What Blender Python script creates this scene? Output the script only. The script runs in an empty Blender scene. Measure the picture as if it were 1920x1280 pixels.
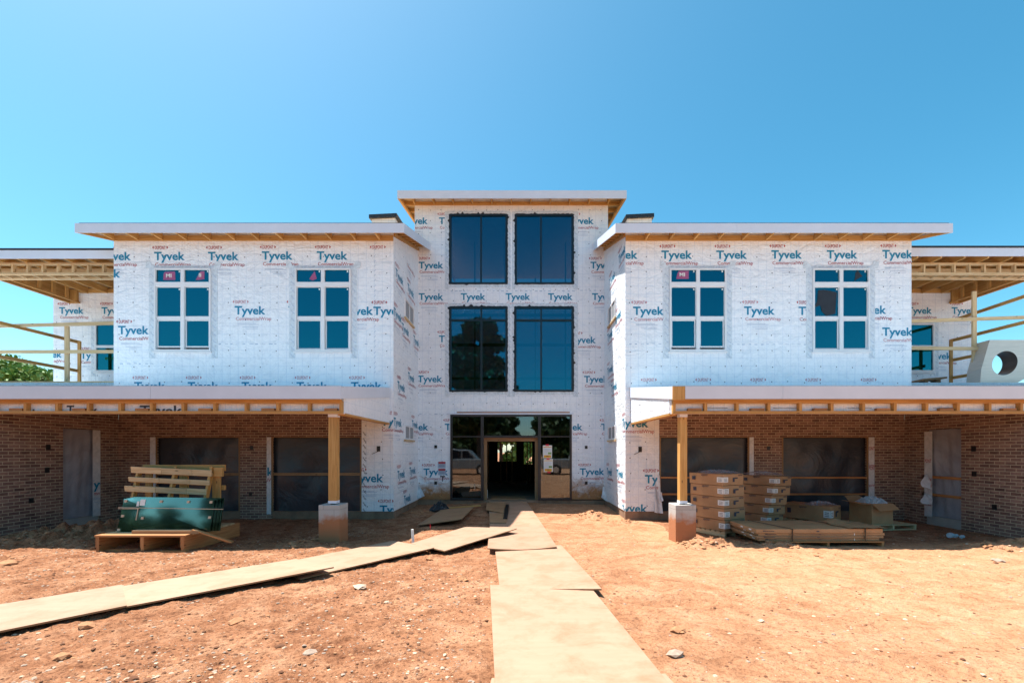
import bpy, math, random
import numpy as np
from mathutils import Vector, Matrix
random.seed(7)
SC = bpy.context.scene
COL = SC.collection
# ---------------------------------------------------------------- camera, sky, sun, exposure
F = 853.0; CX = 973.0; CY = 845.0; EYE = 1.70          # lens in photo pixels, eye height in metres
cam_d = bpy.data.cameras.new('camera'); cam = bpy.data.objects.new('camera', cam_d); COL.objects.link(cam)
cam.location = (0, 0, EYE); cam.rotation_euler = (math.radians(90), 0, 0)
cam_d.sensor_width = 36; cam_d.lens = F/1920*36
cam_d.shift_x = -(CX-960)/1920; cam_d.shift_y = (CY-640)/1920
cam_d.clip_end = 2000; SC.camera = cam
SUNV = Vector((-0.36, 0.165, 1.0)).normalized()
w = bpy.data.worlds.new("World"); SC.world = w; w.use_nodes = True
nt = w.node_tree; nt.nodes.clear()
sk = nt.nodes.new('ShaderNodeTexSky'); sk.sky_type = 'NISHITA'; sk.sun_disc = False
sk.sun_elevation = math.asin(SUNV.z); sk.sun_rotation = math.atan2(SUNV.x, SUNV.y)
sk.altitude = 900; sk.air_density = 0.88; sk.dust_density = 1.9; sk.ozone_density = 1.6
bg = nt.nodes.new('ShaderNodeBackground'); bg.inputs[1].default_value = 0.086
wo = nt.nodes.new('ShaderNodeOutputWorld')
hs = nt.nodes.new('ShaderNodeHueSaturation'); hs.inputs['Hue'].default_value = .482; hs.inputs['Saturation'].default_value = 1.34; hs.inputs['Value'].default_value = 1.12
nt.links.new(sk.outputs[0], hs.inputs['Color']); tn = nt.nodes.new('ShaderNodeMix'); tn.data_type = 'RGBA'; tn.blend_type = 'MULTIPLY'; tn.inputs[0].default_value = 1; tn.inputs[7].default_value = (.88, .95, .84, 1)
nt.links.new(hs.outputs[0], tn.inputs[6]); nt.links.new(tn.outputs[2], bg.inputs[0]); nt.links.new(bg.outputs[0], wo.inputs[0])
sd = bpy.data.lights.new('sun', 'SUN'); sd.energy = 3.65; sd.angle = math.radians(0.53); sd.color = (1, .95, .87)
so = bpy.data.objects.new('sun', sd); COL.objects.link(so)
so.rotation_euler = SUNV.to_track_quat('Z', 'Y').to_euler(); so.location = (-20, 10, 40)
SC.view_settings.view_transform = 'Standard'; SC.view_settings.look = 'None'
SC.view_settings.exposure = 1.57; SC.view_settings.gamma = 1
SC.cycles.max_bounces = 8; SC.cycles.diffuse_bounces = 5; SC.cycles.glossy_bounces = 4; SC.cycles.transparent_max_bounces = 12
SC.cycles.sample_clamp_indirect = 6
# ---------------------------------------------------------------- helpers: photo pixel at a known distance -> metres
def PX(px, Y): return (px-CX)*Y/F
def PZ(py, Y): return EYE + (CY-py)*Y/F
def GP(px, py, z=0.05):
    Y = (EYE-z)*F/(py-CY); return Vector((PX(px, Y), Y, z))
# ---------------------------------------------------------------- mesh builder
W = {}
class MB:
    def __init__(s): s.v = []; s.f = []; s.m = []; s.uv = []
    def face(s, pts, m=0, uv=None):
        i = len(s.v); pts = [Vector(p) for p in pts]; s.v += pts; s.f.append(tuple(range(i, i+len(pts)))); s.m.append(m)
        if uv is None:
            n = Vector((0, 0, 0))
            for a in range(len(pts)):
                p = pts[a]; q = pts[(a+1) % len(pts)]
                n += Vector(((p.y-q.y)*(p.z+q.z), (p.z-q.z)*(p.x+q.x), (p.x-q.x)*(p.y+q.y)))
            ax = max(range(3), key=lambda k: abs(n[k]))
            uv = [((p.y, p.z) if ax == 0 else (p.x, p.z) if ax == 1 else (p.x, p.y)) for p in pts]
        s.uv.append(uv)
    def hexa(s, p, m=0, grain=None):
        # p: 8 points, bottom 0-3 ccw, top 4-7
        F6 = [(3, 2, 1, 0), (4, 5, 6, 7), (0, 1, 5, 4), (1, 2, 6, 5), (2, 3, 7, 6), (3, 0, 4, 7)]
        for f in F6:
            pts = [Vector(p[i]) for i in f]
            if grain is not None:
                g = grain.normalized(); n = (pts[1]-pts[0]).cross(pts[2]-pts[0])
                n = n.normalized() if n.length > 1e-9 else Vector((0, 0, 1))
                o = g.cross(n)
                if o.length < .2: o = Vector((0, 0, 1)).cross(n); 
                if o.length < .2: o = Vector((1, 0, 0))
                u0 = random.random()*0
                uv = [(q.dot(g)+u0, q.dot(o)) for q in pts]
                s.face(pts, m, uv)
            else: s.face(pts, m)
    def box(s, x0, x1, y0, y1, z0, z1, m=0, grain=None):
        if x0 > x1: x0, x1 = x1, x0
        if y0 > y1: y0, y1 = y1, y0
        if z0 > z1: z0, z1 = z1, z0
        g = {'x': Vector((1, 0, 0)), 'y': Vector((0, 1, 0)), 'z': Vector((0, 0, 1)), None: None}[grain]
        s.hexa([(x0, y0, z0), (x1, y0, z0), (x1, y1, z0), (x0, y1, z0), (x0, y0, z1), (x1, y0, z1), (x1, y1, z1), (x0, y1, z1)], m, g)
    def bar(s, p, q, w_, h, up=(0, 0, 1), m=0):
        p = Vector(p); q = Vector(q); d = (q-p).normalized(); r = d.cross(Vector(up)).normalized(); u = r.cross(d)
        a = r*w_/2; b = u*h/2
        s.hexa([p-a-b, q-a-b, q+a-b, p+a-b, p-a+b, q-a+b, q+a+b, p+a+b], m, d)
    def cyl(s, p, q, r, n=12, m=0, r2=None):
        p = Vector(p); q = Vector(q); d = (q-p).normalized(); a = d.orthogonal().normalized(); b = d.cross(a); r2 = r if r2 is None else r2
        A = [p+(a*math.cos(t)+b*math.sin(t))*r for t in [i*2*math.pi/n for i in range(n)]]
        B = [q+(a*math.cos(t)+b*math.sin(t))*r2 for t in [i*2*math.pi/n for i in range(n)]]
        for i in range(n): s.face([A[i], A[(i+1) % n], B[(i+1) % n], B[i]], m)
        s.face(A[::-1], m); s.face(B, m)
    def prism(s, poly, ext, m=0):
        poly = [Vector(p) for p in poly]; e = Vector(ext); n = len(poly)
        s.face(poly[::-1], m); s.face([p+e for p in poly], m)
        for i in range(n): s.face([poly[i], poly[(i+1) % n], poly[(i+1) % n]+e, poly[i]+e], m)
    def sheet(s, grid, m=0, uv=None):
        R = len(grid); Cn = len(grid[0])
        for i in range(R-1):
            for j in range(Cn-1):
                pts = [grid[i][j], grid[i][j+1], grid[i+1][j+1], grid[i+1][j]]
                s.face(pts, m, [(j*.1, i*.1), (j*.1+.1, i*.1), (j*.1+.1, i*.1+.1), (j*.1, i*.1+.1)] if uv == 'grid' else None)
def tag(o, label=None, cat=None, group=None, kind=None):
    if label: o['label'] = label
    if cat: o['category'] = cat
    if group: o['group'] = group
    if kind: o['kind'] = kind
    return o
def empty(name, loc, rz=0, **k):
    o = bpy.data.objects.new(name, None); COL.objects.link(o); o.location = loc; o.rotation_euler = (0, 0, rz); o.empty_display_size = .2
    W[o] = Vector(loc); tag(o, **k); return o
def local_root(name, loc, rz=0, **k):
    o = empty(name, loc, rz, **k); W[o] = Vector((0, 0, 0)); return o
def build(name, mb, mats, parent=None, smooth=False, bevel=0, merge=False, **k):
    if not isinstance(mats, (list, tuple)): mats = [mats]
    vs = np.array([tuple(v) for v in mb.v], dtype=float)
    lo = vs.min(0); hi = vs.max(0); org = Vector(((lo[0]+hi[0])/2, (lo[1]+hi[1])/2, lo[2]))
    me = bpy.data.meshes.new(name); me.from_pydata([tuple(v) for v in (vs-np.array(org))], [], mb.f)
    for m in mats: me.materials.append(m)
    me.polygons.foreach_set('material_index', mb.m)
    ul = me.uv_layers.new(name='UVMap'); ul.data.foreach_set('uv', [c for fu in mb.uv for p in fu for c in p])
    if merge or smooth or bevel:
        import bmesh
        bm = bmesh.new(); bm.from_mesh(me); bmesh.ops.remove_doubles(bm, verts=bm.verts, dist=1e-5)
        bmesh.ops.recalc_face_normals(bm, faces=bm.faces) if merge or bevel else None
        bm.to_mesh(me); bm.free()
    if smooth:
        me.polygons.foreach_set('use_smooth', [True]*len(me.polygons))
    me.update()
    o = bpy.data.objects.new(name, me); COL.objects.link(o)
    if parent is not None: o.parent = parent; o.location = org - W[parent]
    else: o.location = org
    W[o] = org
    if bevel:
        b = o.modifiers.new('bevel', 'BEVEL'); b.width = bevel; b.segments = 2; b.limit_method = 'ANGLE'
    tag(o, **k); return o
def dup(o, parent=None, loc=None, rz=None, **k):
    c = o.copy(); COL.objects.link(c)
    if parent is not None: c.parent = parent
    if loc is not None: c.location = loc
    if rz is not None: c.rotation_euler = (0, 0, rz)
    for ch in [x for x in ALLCH.get(o, [])]: pass
    for ch in list(o.children): dup(ch, c)
    tag(c, **k); return c
ALLCH = {}
# ---------------------------------------------------------------- materials
def nodes(name):
    m = bpy.data.materials.new(name); m.use_nodes = True; n = m.node_tree; b = n.nodes['Principled BSDF']
    return m, n, b
def N(n, t, **k):
    x = n.nodes.new(t)
    for a, v in k.items(): setattr(x, a, v)
    return x
def ramp(n, fac, stops):
    r = N(n, 'ShaderNodeValToRGB'); e = r.color_ramp.elements
    while len(e) < len(stops): e.new(.5)
    for i, (p, c) in enumerate(stops): e[i].position = p; e[i].color = (*c, 1) if len(c) == 3 else c
    n.links.new(fac, r.inputs[0]); return r.outputs[0]
def mixc(n, fac, a, b, mode='MIX'):
    x = N(n, 'ShaderNodeMix', data_type='RGBA', blend_type=mode)
    for s, v in ((x.inputs[0], fac), (x.inputs[6], a), (x.inputs[7], b)):
        if hasattr(v, 'node'): n.links.new(v, s)
        else: s.default_value = v if isinstance(v, (int, float)) else (*v[:3], 1)
    return x.outputs[2]
def math_(n, op, a, b=0.0, c=None, clamp=False):
    x = N(n, 'ShaderNodeMath', operation=op); x.use_clamp = clamp
    for i, v in enumerate((a, b) if c is None else (a, b, c)):
        if hasattr(v, 'node'): n.links.new(v, x.inputs[i])
        else: x.inputs[i].default_value = v
    return x.outputs[0]
def noise(n, scale, detail=4, rough=.55, vec=None, dist=0):
    x = N(n, 'ShaderNodeTexNoise'); x.inputs['Scale'].default_value = scale; x.inputs['Detail'].default_value = detail
    x.inputs['Roughness'].default_value = rough; x.inputs['Distortion'].default_value = dist
    if vec is not None: n.links.new(vec, x.inputs['Vector'])
    return x.outputs[0]
def coords(n, kind='UV', scale=(1, 1, 1)):
    t = N(n, 'ShaderNodeTexCoord'); mp = N(n, 'ShaderNodeMapping'); mp.inputs['Scale'].default_value = scale
    n.links.new(t.outputs[kind], mp.inputs[0]); return mp.outputs[0]
def bump(n, b, h, strength=.3, dist=.01):
    x = N(n, 'ShaderNodeBump'); x.inputs['Strength'].default_value = strength; x.inputs['Distance'].default_value = dist
    n.links.new(h, x.inputs['Height']); n.links.new(x.outputs[0], b.inputs['Normal'])
def plain(name, col, rough=.6, var=.12, vs=6, bs=60, bst=.15, metallic=0, coord='Object', stretch=(1, 1, 1), spec=.5):
    m, n, b = nodes(name); v = coords(n, coord, stretch)
    f = noise(n, vs, 5, .6, v)
    lo = tuple(c*(1-var) for c in col); hi = tuple(min(1, c*(1+var)) for c in col)
    n.links.new(ramp(n, f, [(.3, lo), (.7, hi)]), b.inputs['Base Color'])
    b.inputs['Roughness'].default_value = rough; b.inputs['Metallic'].default_value = metallic; b.inputs['Specular IOR Level'].default_value = spec
    if bst: bump(n, b, noise(n, bs, 4, .6, v), bst, .004)
    return m
def wood(name, a, b_, c, rough=.65, obvar=.25, grain=(1.2, 22, 22)):
    m, n, b = nodes(name); v = coords(n, 'UV', grain)
    oi = N(n, 'ShaderNodeObjectInfo'); ad = N(n, 'ShaderNodeVectorMath', operation='ADD')
    sc = N(n, 'ShaderNodeVectorMath', operation='SCALE'); cb = N(n, 'ShaderNodeCombineXYZ')
    for i in range(3): n.links.new(oi.outputs['Random'], cb.inputs[i])
    n.links.new(cb.outputs[0], sc.inputs[0]); sc.inputs['Scale'].default_value = 37
    n.links.new(v, ad.inputs[0]); n.links.new(sc.outputs[0], ad.inputs[1]); v = ad.outputs[0]
    f = noise(n, 1.6, 5, .6, v, .6)
    col = ramp(n, f, [(.28, a), (.5, b_), (.72, c)])
    vk = coords(n, 'UV', (3, 9, 9)); vo = N(n, 'ShaderNodeTexVoronoi'); vo.inputs['Scale'].default_value = .9; n.links.new(vk, vo.inputs['Vector'])
    kn = ramp(n, vo.outputs['Distance'], [(.05, (1, 1, 1)), (.11, (0, 0, 0))])
    col = mixc(n, kn, col, tuple(x*.35 for x in a))
    br = math_(n, 'MULTIPLY_ADD', oi.outputs['Random'], obvar, 1-obvar/2)
    hsv = N(n, 'ShaderNodeHueSaturation'); n.links.new(col, hsv.inputs['Color']); n.links.new(br, hsv.inputs['Value'])
    n.links.new(hsv.outputs[0], b.inputs['Base Color']); b.inputs['Roughness'].default_value = rough
    bump(n, b, f, .25, .003); return m
M = {}
M['lumber'] = wood('lumber', (.37, .175, .042), (.52, .27, .075), (.62, .37, .13))
M['lumber_pale'] = wood('lumber_pale', (.46, .30, .14), (.62, .44, .24), (.70, .54, .33))
M['lumber_dark'] = wood('lumber_dark', (.20, .11, .05), (.30, .17, .08), (.38, .24, .12))
M['lumber_red'] = wood('lumber_red', (.30, .11, .035), (.42, .18, .06), (.52, .26, .10))
def plywood(name, a, b_, dirt):
    m, n, b = nodes(name); v = coords(n, 'Object', (1.5, 9, 1)); v2 = coords(n, 'Object')
    oi = N(n, 'ShaderNodeObjectInfo')
    f = noise(n, 1.4, 6, .6, v, .25); col = ramp(n, f, [(.1, a), (.9, b_)])
    d = noise(n, 2.3, 7, .72, v2, .3); dm = ramp(n, d, [(.46, (0, 0, 0)), (.66, (.6, .6, .6))])
    col = mixc(n, dm, col, dirt)
    s = noise(n, 55, 3, .7, v2); sm = ramp(n, s, [(.67, (0, 0, 0)), (.75, (.5, .5, .5))]); col = mixc(n, sm, col, tuple(x*.5 for x in dirt))
    br = math_(n, 'MULTIPLY_ADD', oi.outputs['Random'], .16, .9)
    hsv = N(n, 'ShaderNodeHueSaturation'); n.links.new(col, hsv.inputs['Color']); n.links.new(br, hsv.inputs['Value'])
    n.links.new(hsv.outputs[0], b.inputs['Base Color']); b.inputs['Roughness'].default_value = .7
    bump(n, b, math_(n, 'ADD', f, d), .25, .004); return m
M['plywood'] = plywood('plywood', (.36, .20, .125), (.45, .262, .175), (.27, .125, .055))
M['plywood_pale'] = plywood('plywood_pale', (.34, .21, .135), (.42, .27, .18), (.27, .14, .07))
M['osb'] = plywood('osb', (.32, .165, .075), (.42, .23, .115), (.24, .10, .04))
M['fascia'] = plain('fascia_white', (.68, .73, .83), .45, .04, 2, 30, .05)
M['white'] = plain('vinyl_white', (.78, .78, .80), .35, .03, 3, 30, .02)
M['black'] = plain('black_aluminium', (.008, .010, .016), .32, .3, 5, 90, .05)
M['mastic'] = plain('black_sealant', (.006, .007, .010), .6, .3, 30, 60, .6)
M['bronze'] = plain('dark_bronze_frame', (.022, .020, .022), .35, .3, 4, 60, .05)
M['found'] = plain('muddy_foundation', (.25, .16, .105), .9, .3, 3, 45, .5)
M['concrete'] = plain('concrete', (.40, .38, .36), .85, .15, 3, 45, .5)
M['teal'] = plain('print_teal', (.002, .23, .40), .5, .05, 3, 3, 0)
M['red'] = plain('print_red', (.42, .055, .075), .5, .05, 3, 3, 0)
M['pink'] = plain('print_pale_red', (.55, .22, .26), .5, .05, 3, 3, 0)
M['fine'] = plain('print_fine_blue', (.42, .52, .66), .5, .05, 3, 3, 0)
M['cap'] = plain('nail_cap', (.015, .03, .06), .4, .1, 3, 3, 0)
M['ebox'] = plain('black_plastic', (.01, .01, .012), .4, .1, 3, 30, .1)
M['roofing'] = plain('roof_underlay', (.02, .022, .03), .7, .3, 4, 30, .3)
M['paper'] = plain('paper', (.80, .80, .78), .7, .04, 6, 20, .05)
M['orange_ink'] = plain('orange_ink', (.75, .38, .04), .7, .05, 3, 3, 0)
M['green_ink'] = plain('green_ink', (.22, .36, .12), .7, .2, 80, 3, 0)
M['grey_ink'] = plain('grey_ink', (.40, .40, .46), .7, .1, 3, 3, 0)
M['red_tape'] = plain('red_tape', (.75, .02, .04), .4, .1, 3, 3, 0)
M['ink'] = plain('dark_ink', (.04, .045, .07), .6, .1, 3, 3, 0)
M['sticker_pink'] = plain('sticker_pink', (.36, .085, .20), .5, .1, 3, 3, 0)
M['strap'] = plain('black_strap', (.008, .008, .01), .3, .1, 3, 3, 0)
M['twine'] = plain('packing_twine', (.55, .42, .30), .6, .1, 3, 3, 0)
M['steel'] = plain('brushed_steel', (.62, .56, .50), .40, .08, 3, 60, .08, metallic=.35, stretch=(1, 1, 12))
M['steel_shaded'] = plain('bore_steel_shaded', (.13, .09, .075), .3, .3, 2, 40, .05, metallic=.3)  # shade inside the bore painted in as a darker steel colour
M['tyre'] = plain('tyre_rubber', (.012, .012, .012), .8, .2, 6, 60, .2)
M['paint'] = plain('pale_car_paint', (.30, .31, .32), .25, .03, 3, 3, 0, metallic=.3)
M['mesh'] = plain('vent_mesh', (.30, .31, .33), .6, .25, 120, 90, .2)
M['sheath'] = plain('roof_sheathing', (.50, .34, .18), .75, .25, 5, 60, .2)
M['flashing'] = None
def wrap_mat(name, stain=0):
    m, n, b = nodes(name); uv = coords(n, 'UV'); sep = N(n, 'ShaderNodeSeparateXYZ'); n.links.new(uv, sep.inputs[0])
    def line(o, step, wd):
        f = math_(n, 'FRACT', math_(n, 'DIVIDE', o, step)); return math_(n, 'LESS_THAN', f, wd/step)
    wob = noise(n, 1.3, 3, .5, uv); 
    ux = math_(n, 'MULTIPLY_ADD', wob, .03, sep.outputs[0]); uy = math_(n, 'MULTIPLY_ADD', wob, .03, sep.outputs[1])
    g = math_(n, 'MAXIMUM', math_(n, 'MULTIPLY', line(ux, .203, .0065), .5), math_(n, 'MULTIPLY', line(uy, .203, .0065), .42))
    fold = noise(n, 2.2, 6, .62, coords(n, 'UV', (1, 1.7, 1)), 1.2)
    fine = noise(n, 9, 6, .6, uv, .8)
    col = ramp(n, fold, [(.28, (.81, .855, .91)), (.45, (.87, .905, .955)), (.62, (.885, .92, .965))])  # fold shading painted into the wrap colour along the bump folds
    cr = noise(n, 1.5, 5, .65, coords(n, 'UV', (1, .8, 1)), 2.5); crease_shade = ramp(n, cr, [(.475, (1, 1, 1)), (.497, (.86, .88, .90)), (.503, (.86, .88, .90)), (.525, (1, 1, 1))])  # crease shade painted in as thin darker lines
    col = mixc(n, .75, col, crease_shade, 'MULTIPLY')
    col = mixc(n, g, col, (.34, .47, .66))
    if stain:
        z = sep.outputs[1]
        nn = noise(n, 3.5, 6, .7, uv, .8)
        t = math_(n, 'SUBTRACT', math_(n, 'MULTIPLY_ADD', nn, 1.3, .12), math_(n, 'MULTIPLY', z, .95))
        mk = ramp(n, t, [(.0, (0, 0, 0)), (.16, (.45, .45, .45)), (.45, (.95, .95, .95))])
        col = mixc(n, mk, col, mixc(n, noise(n, 12, 5, .7, uv), (.17, .055, .010), (.58, .25, .055)))
        sp = ramp(n, noise(n, 26, 3, .75, uv), [(.66, (0, 0, 0)), (.72, (.6, .6, .6))])
        lim = ramp(n, z, [(.15, (1, 1, 1)), (.55, (0, 0, 0))])
        col = mixc(n, math_(n, 'MULTIPLY', sp, lim), col, (.45, .20, .07))
    n.links.new(col, b.inputs['Base Color']); b.inputs['Roughness'].default_value = .42
    b.inputs['Specular IOR Level'].default_value = .35
    h = math_(n, 'ADD', math_(n, 'MULTIPLY', fold, 1.6), math_(n, 'MULTIPLY', fine, .45))
    bump(n, b, h, .6, .05); return m
M['wrap'] = wrap_mat('housewrap'); M['wrap_muddy'] = wrap_mat('housewrap_muddy', 1)
def crinkle(name, col, rough, st, sc=3, spec=.5, alpha=1.0):
    m, n, b = nodes(name); uv = coords(n, 'Object')
    h = noise(n, sc, 6, .65, uv, 2.2)
    n.links.new(ramp(n, h, [(.3, tuple(c*.8 for c in col)), (.7, tuple(min(1, c*1.2) for c in col))]), b.inputs['Base Color'])
    b.inputs['Roughness'].default_value = rough; b.inputs['Specular IOR Level'].default_value = spec
    bump(n, b, h, st, .05); b.inputs['Alpha'].default_value = alpha; return m
M['wrap_glossy'] = crinkle('housewrap_loose', (.70, .71, .74), .38, .6, 3)
M['flash'] = crinkle('flashing_tape', (.66, .72, .78), .3, .25, 9)
M['poly'] = crinkle('polyethylene_sheet', (.022, .026, .038), .34, .6, 1.3, .7)
M['poly_silver'] = crinkle('polyethylene_sheet_silvery', (.34, .34, .39), .22, .45, 1.3, 1.0)
M['film'] = crinkle('stretch_film', (.62, .60, .66), .2, .9, 14, .9, .42)
M['bag'] = crinkle('black_bag', (.008, .012, .018), .25, .8, 9, .6)
M['membrane'] = plain('pale_blue_membrane', (.62, .74, .82), .5, .08, 2, 20, .2)
M['filmblue'] = crinkle('packing_film', (.50, .62, .70), .25, .9, 14, .8)
def brick_mat():
    m, n, b = nodes('brown_brick'); uv = coords(n, 'UV')
    t = N(n, 'ShaderNodeTexBrick'); n.links.new(uv, t.inputs['Vector'])
    t.inputs['Scale'].default_value = 1; t.inputs['Brick Width'].default_value = .2032; t.inputs['Row Height'].default_value = .0677
    t.inputs['Mortar Size'].default_value = .0065; t.inputs['Mortar Smooth'].default_value = .15; t.inputs['Bias'].default_value = 0
    t.inputs['Color1'].default_value = (.155, .083, .068, 1); t.inputs['Color2'].default_value = (.32, .195, .155, 1); t.inputs['Mortar'].default_value = (.52, .43, .31, 1)
    nn = noise(n, 5, 5, .7, uv); col = mixc(n, .6, t.outputs[0], ramp(n, nn, [(.3, (.35, .35, .38)), (.7, (.68, .66, .62))]), 'OVERLAY')
    vo = N(n, 'ShaderNodeTexVoronoi'); n.links.new(coords(n, 'UV', (4.92, 14.77, 1)), vo.inputs['Vector']); vo.inputs['Scale'].default_value = 1
    dk = ramp(n, vo.outputs['Color'], [(.10, (.45, .45, .45)), (.3, (1, 1, 1))])
    col2 = mixc(n, .7, col, mixc(n, 1.0, col, dk, 'MULTIPLY'))
    col = mixc(n, t.outputs['Fac'], col2, col)
    n.links.new(col, b.inputs['Base Color']); b.inputs['Roughness'].default_value = .9
    h = math_(n, 'SUBTRACT', math_(n, 'MULTIPLY', nn, .4), t.outputs['Fac']); bump(n, b, h, .9, .008); return m
M['brick'] = brick_mat()
def block_mat():
    m, n, b = nodes('concrete_block'); uv = coords(n, 'UV'); sep = N(n, 'ShaderNodeSeparateXYZ'); n.links.new(uv, sep.inputs[0])
    t = N(n, 'ShaderNodeTexBrick'); n.links.new(uv, t.inputs['Vector']); t.inputs['Scale'].default_value = 1
    t.inputs['Brick Width'].default_value = .404; t.inputs['Row Height'].default_value = .203; t.inputs['Mortar Size'].default_value = .005
    t.inputs['Color1'].default_value = (.46, .44, .42, 1); t.inputs['Color2'].default_value = (.42, .40, .38, 1); t.inputs['Mortar'].default_value = (.32, .30, .28, 1)
    st = math_(n, 'ADD', math_(n, 'MULTIPLY', sep.outputs[1], 1.35), math_(n, 'MULTIPLY', noise(n, 4, 5, .6, uv), .55))
    mk = ramp(n, st, [(.80, (.95, .95, .95)), (1.12, (0, 0, 0))])
    col = mixc(n, mk, t.outputs[0], (.40, .145, .05))
    n.links.new(col, b.inputs['Base Color']); b.inputs['Roughness'].default_value = .9
    bump(n, b, math_(n, 'SUBTRACT', noise(n, 60, 4, .7, uv), t.outputs['Fac']), .5, .006); return m
M['block'] = block_mat()
def ground_mat():
    m, n, b = nodes('red_clay'); o = coords(n, 'Object'); sep = N(n, 'ShaderNodeSeparateXYZ'); n.links.new(o, sep.inputs[0])
    big = noise(n, .35, 5, .6, o, .5); mid = noise(n, 2.4, 8, .68, o, .7); fin = noise(n, 16, 8, .72, o)
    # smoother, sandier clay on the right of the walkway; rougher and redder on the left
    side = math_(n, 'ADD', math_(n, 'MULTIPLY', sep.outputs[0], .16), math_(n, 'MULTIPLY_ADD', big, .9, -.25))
    back = math_(n, 'MULTIPLY', math_(n, 'MULTIPLY_ADD', mid, 1.2, math_(n, 'SUBTRACT', sep.outputs[1], 8.3), clamp=True), math_(n, 'GREATER_THAN', math_(n, 'ABSOLUTE', math_(n, 'SUBTRACT', math_(n, 'MULTIPLY_ADD', big, 1.2, sep.outputs[0]), 2.0)), 1.9))  # porch shade painted into the soil: darker red near the building, sunlit entrance spared
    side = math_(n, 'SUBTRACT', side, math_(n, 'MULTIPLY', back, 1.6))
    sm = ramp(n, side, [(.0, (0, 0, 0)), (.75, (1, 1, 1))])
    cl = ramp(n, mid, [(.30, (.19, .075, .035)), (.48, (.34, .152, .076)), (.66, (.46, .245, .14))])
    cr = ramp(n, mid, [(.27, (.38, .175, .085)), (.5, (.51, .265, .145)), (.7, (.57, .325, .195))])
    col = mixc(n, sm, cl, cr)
    f2 = ramp(n, fin, [(.36, (.42, .36, .34)), (.49, (1, 1, 1)), (.68, (1.0, 1.0, 1.0))]); f3 = ramp(n, noise(n, 42, 6, .75, o), [(.38, (.45, .38, .35)), (.48, (1, 1, 1)), (.60, (1, 1, 1)), (.68, (1.25, 1.2, 1.15))]); col = mixc(n, math_(n, 'SUBTRACT', .85, math_(n, 'MULTIPLY', sm, .35)), col, f2, 'MULTIPLY'); col = mixc(n, math_(n, 'SUBTRACT', .9, math_(n, 'MULTIPLY', sm, .45)), col, f3, 'MULTIPLY')
    st = noise(n, 1.6, 7, .7, coords(n, 'Object', (1.0, 4.5, 1)), .5); sk_ = ramp(n, st, [(.30, (.62, .56, .52)), (.43, (1, 1, 1))]); col = mixc(n, .8, col, sk_, 'MULTIPLY')
    cl2 = noise(n, 5.5, 6, .75, o, .4); ck = ramp(n, cl2, [(.62, (0, 0, 0)), (.70, (.7, .7, .7))]); col = mixc(n, ck, col, (.30, .115, .045))
    vo = N(n, 'ShaderNodeTexVoronoi'); vo.inputs['Scale'].default_value = 26; n.links.new(o, vo.inputs['Vector'])
    pb = ramp(n, vo.outputs['Distance'], [(.12, (1, 1, 1)), (.2, (0, 0, 0))]); pn = ramp(n, noise(n, 3, 4, .7, o), [(.5, (0, 0, 0)), (.6, (.8, .8, .8))])
    pk = math_(n, 'MULTIPLY', math_(n, 'MULTIPLY', pb, pn), math_(n, 'SUBTRACT', 1.0, math_(n, 'MULTIPLY', sm, .8)))
    col = mixc(n, pk, col, (.50, .40, .34))
    n.links.new(col, b.inputs['Base Color']); b.inputs['Roughness'].default_value = .95; b.inputs['Specular IOR Level'].default_value = .15
    h = math_(n, 'ADD', math_(n, 'MULTIPLY', mid, 1.0), math_(n, 'MULTIPLY', fin, .5)); h = math_(n, 'ADD', h, math_(n, 'MULTIPLY', pb, .12)); bump(n, b, h, 1.0, .06); return m
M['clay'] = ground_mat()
M['stone'] = plain('grey_stone', (.34, .25, .19), .9, .25, 20, 60, .5)
M['stone_pale'] = plain('pale_stone', (.52, .37, .26), .9, .2, 20, 60, .5)
M['dark_clod'] = plain('dark_clay_crumb', (.16, .065, .03), .95, .3, 12, 50, .8)
M['clod'] = plain('clay_clod', (.40, .19, .09), .95, .3, 12, 50, .8)
def card_mat():
    m, n, b = nodes('cardboard'); uv = coords(n, 'Object'); oi = N(n, 'ShaderNodeObjectInfo')
    col = ramp(n, noise(n, 2.5, 5, .6, uv), [(.3, (.33, .18, .085)), (.7, (.46, .27, .135))])
    br = math_(n, 'MULTIPLY_ADD', oi.outputs['Random'], .2, .9); hsv = N(n, 'ShaderNodeHueSaturation'); n.links.new(col, hsv.inputs['Color']); n.links.new(br, hsv.inputs['Value'])
    n.links.new(hsv.outputs[0], b.inputs['Base Color']); b.inputs['Roughness'].default_value = .6; bump(n, b, noise(n, 4, 4, .5, uv, 1), .3, .02); return m
M['card'] = card_mat()
def glass(name, refl, tint, base=.0, rough=.02):
    m = bpy.data.materials.new(name); m.use_nodes = True; n = m.node_tree; n.nodes.clear()
    out = N(n, 'ShaderNodeOutputMaterial'); g = N(n, 'ShaderNodeBsdfGlossy'); g.inputs['Roughness'].default_value = rough; g.inputs['Color'].default_value = (*refl, 1)
    t = N(n, 'ShaderNodeBsdfTransparent'); t.inputs['Color'].default_value = (*tint, 1)
    fr = N(n, 'ShaderNodeFresnel'); fr.inputs[0].default_value = 1.55
    f = math_(n, 'MULTIPLY_ADD', fr.outputs[0], .9, base, clamp=True)
    v = coords(n, 'Object'); bp = N(n, 'ShaderNodeBump'); bp.inputs['Strength'].default_value = .07; bp.inputs['Distance'].default_value = .02
    n.links.new(noise(n, .9, 2, .5, v), bp.inputs['Height']); n.links.new(bp.outputs[0], g.inputs['Normal'])
    mx = N(n, 'ShaderNodeMixShader'); n.links.new(f, mx.inputs[0]); n.links.new(t.outputs[0], mx.inputs[1]); n.links.new(g.outputs[0], mx.inputs[2])
    n.links.new(mx.outputs[0], out.inputs[0]); return m
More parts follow.
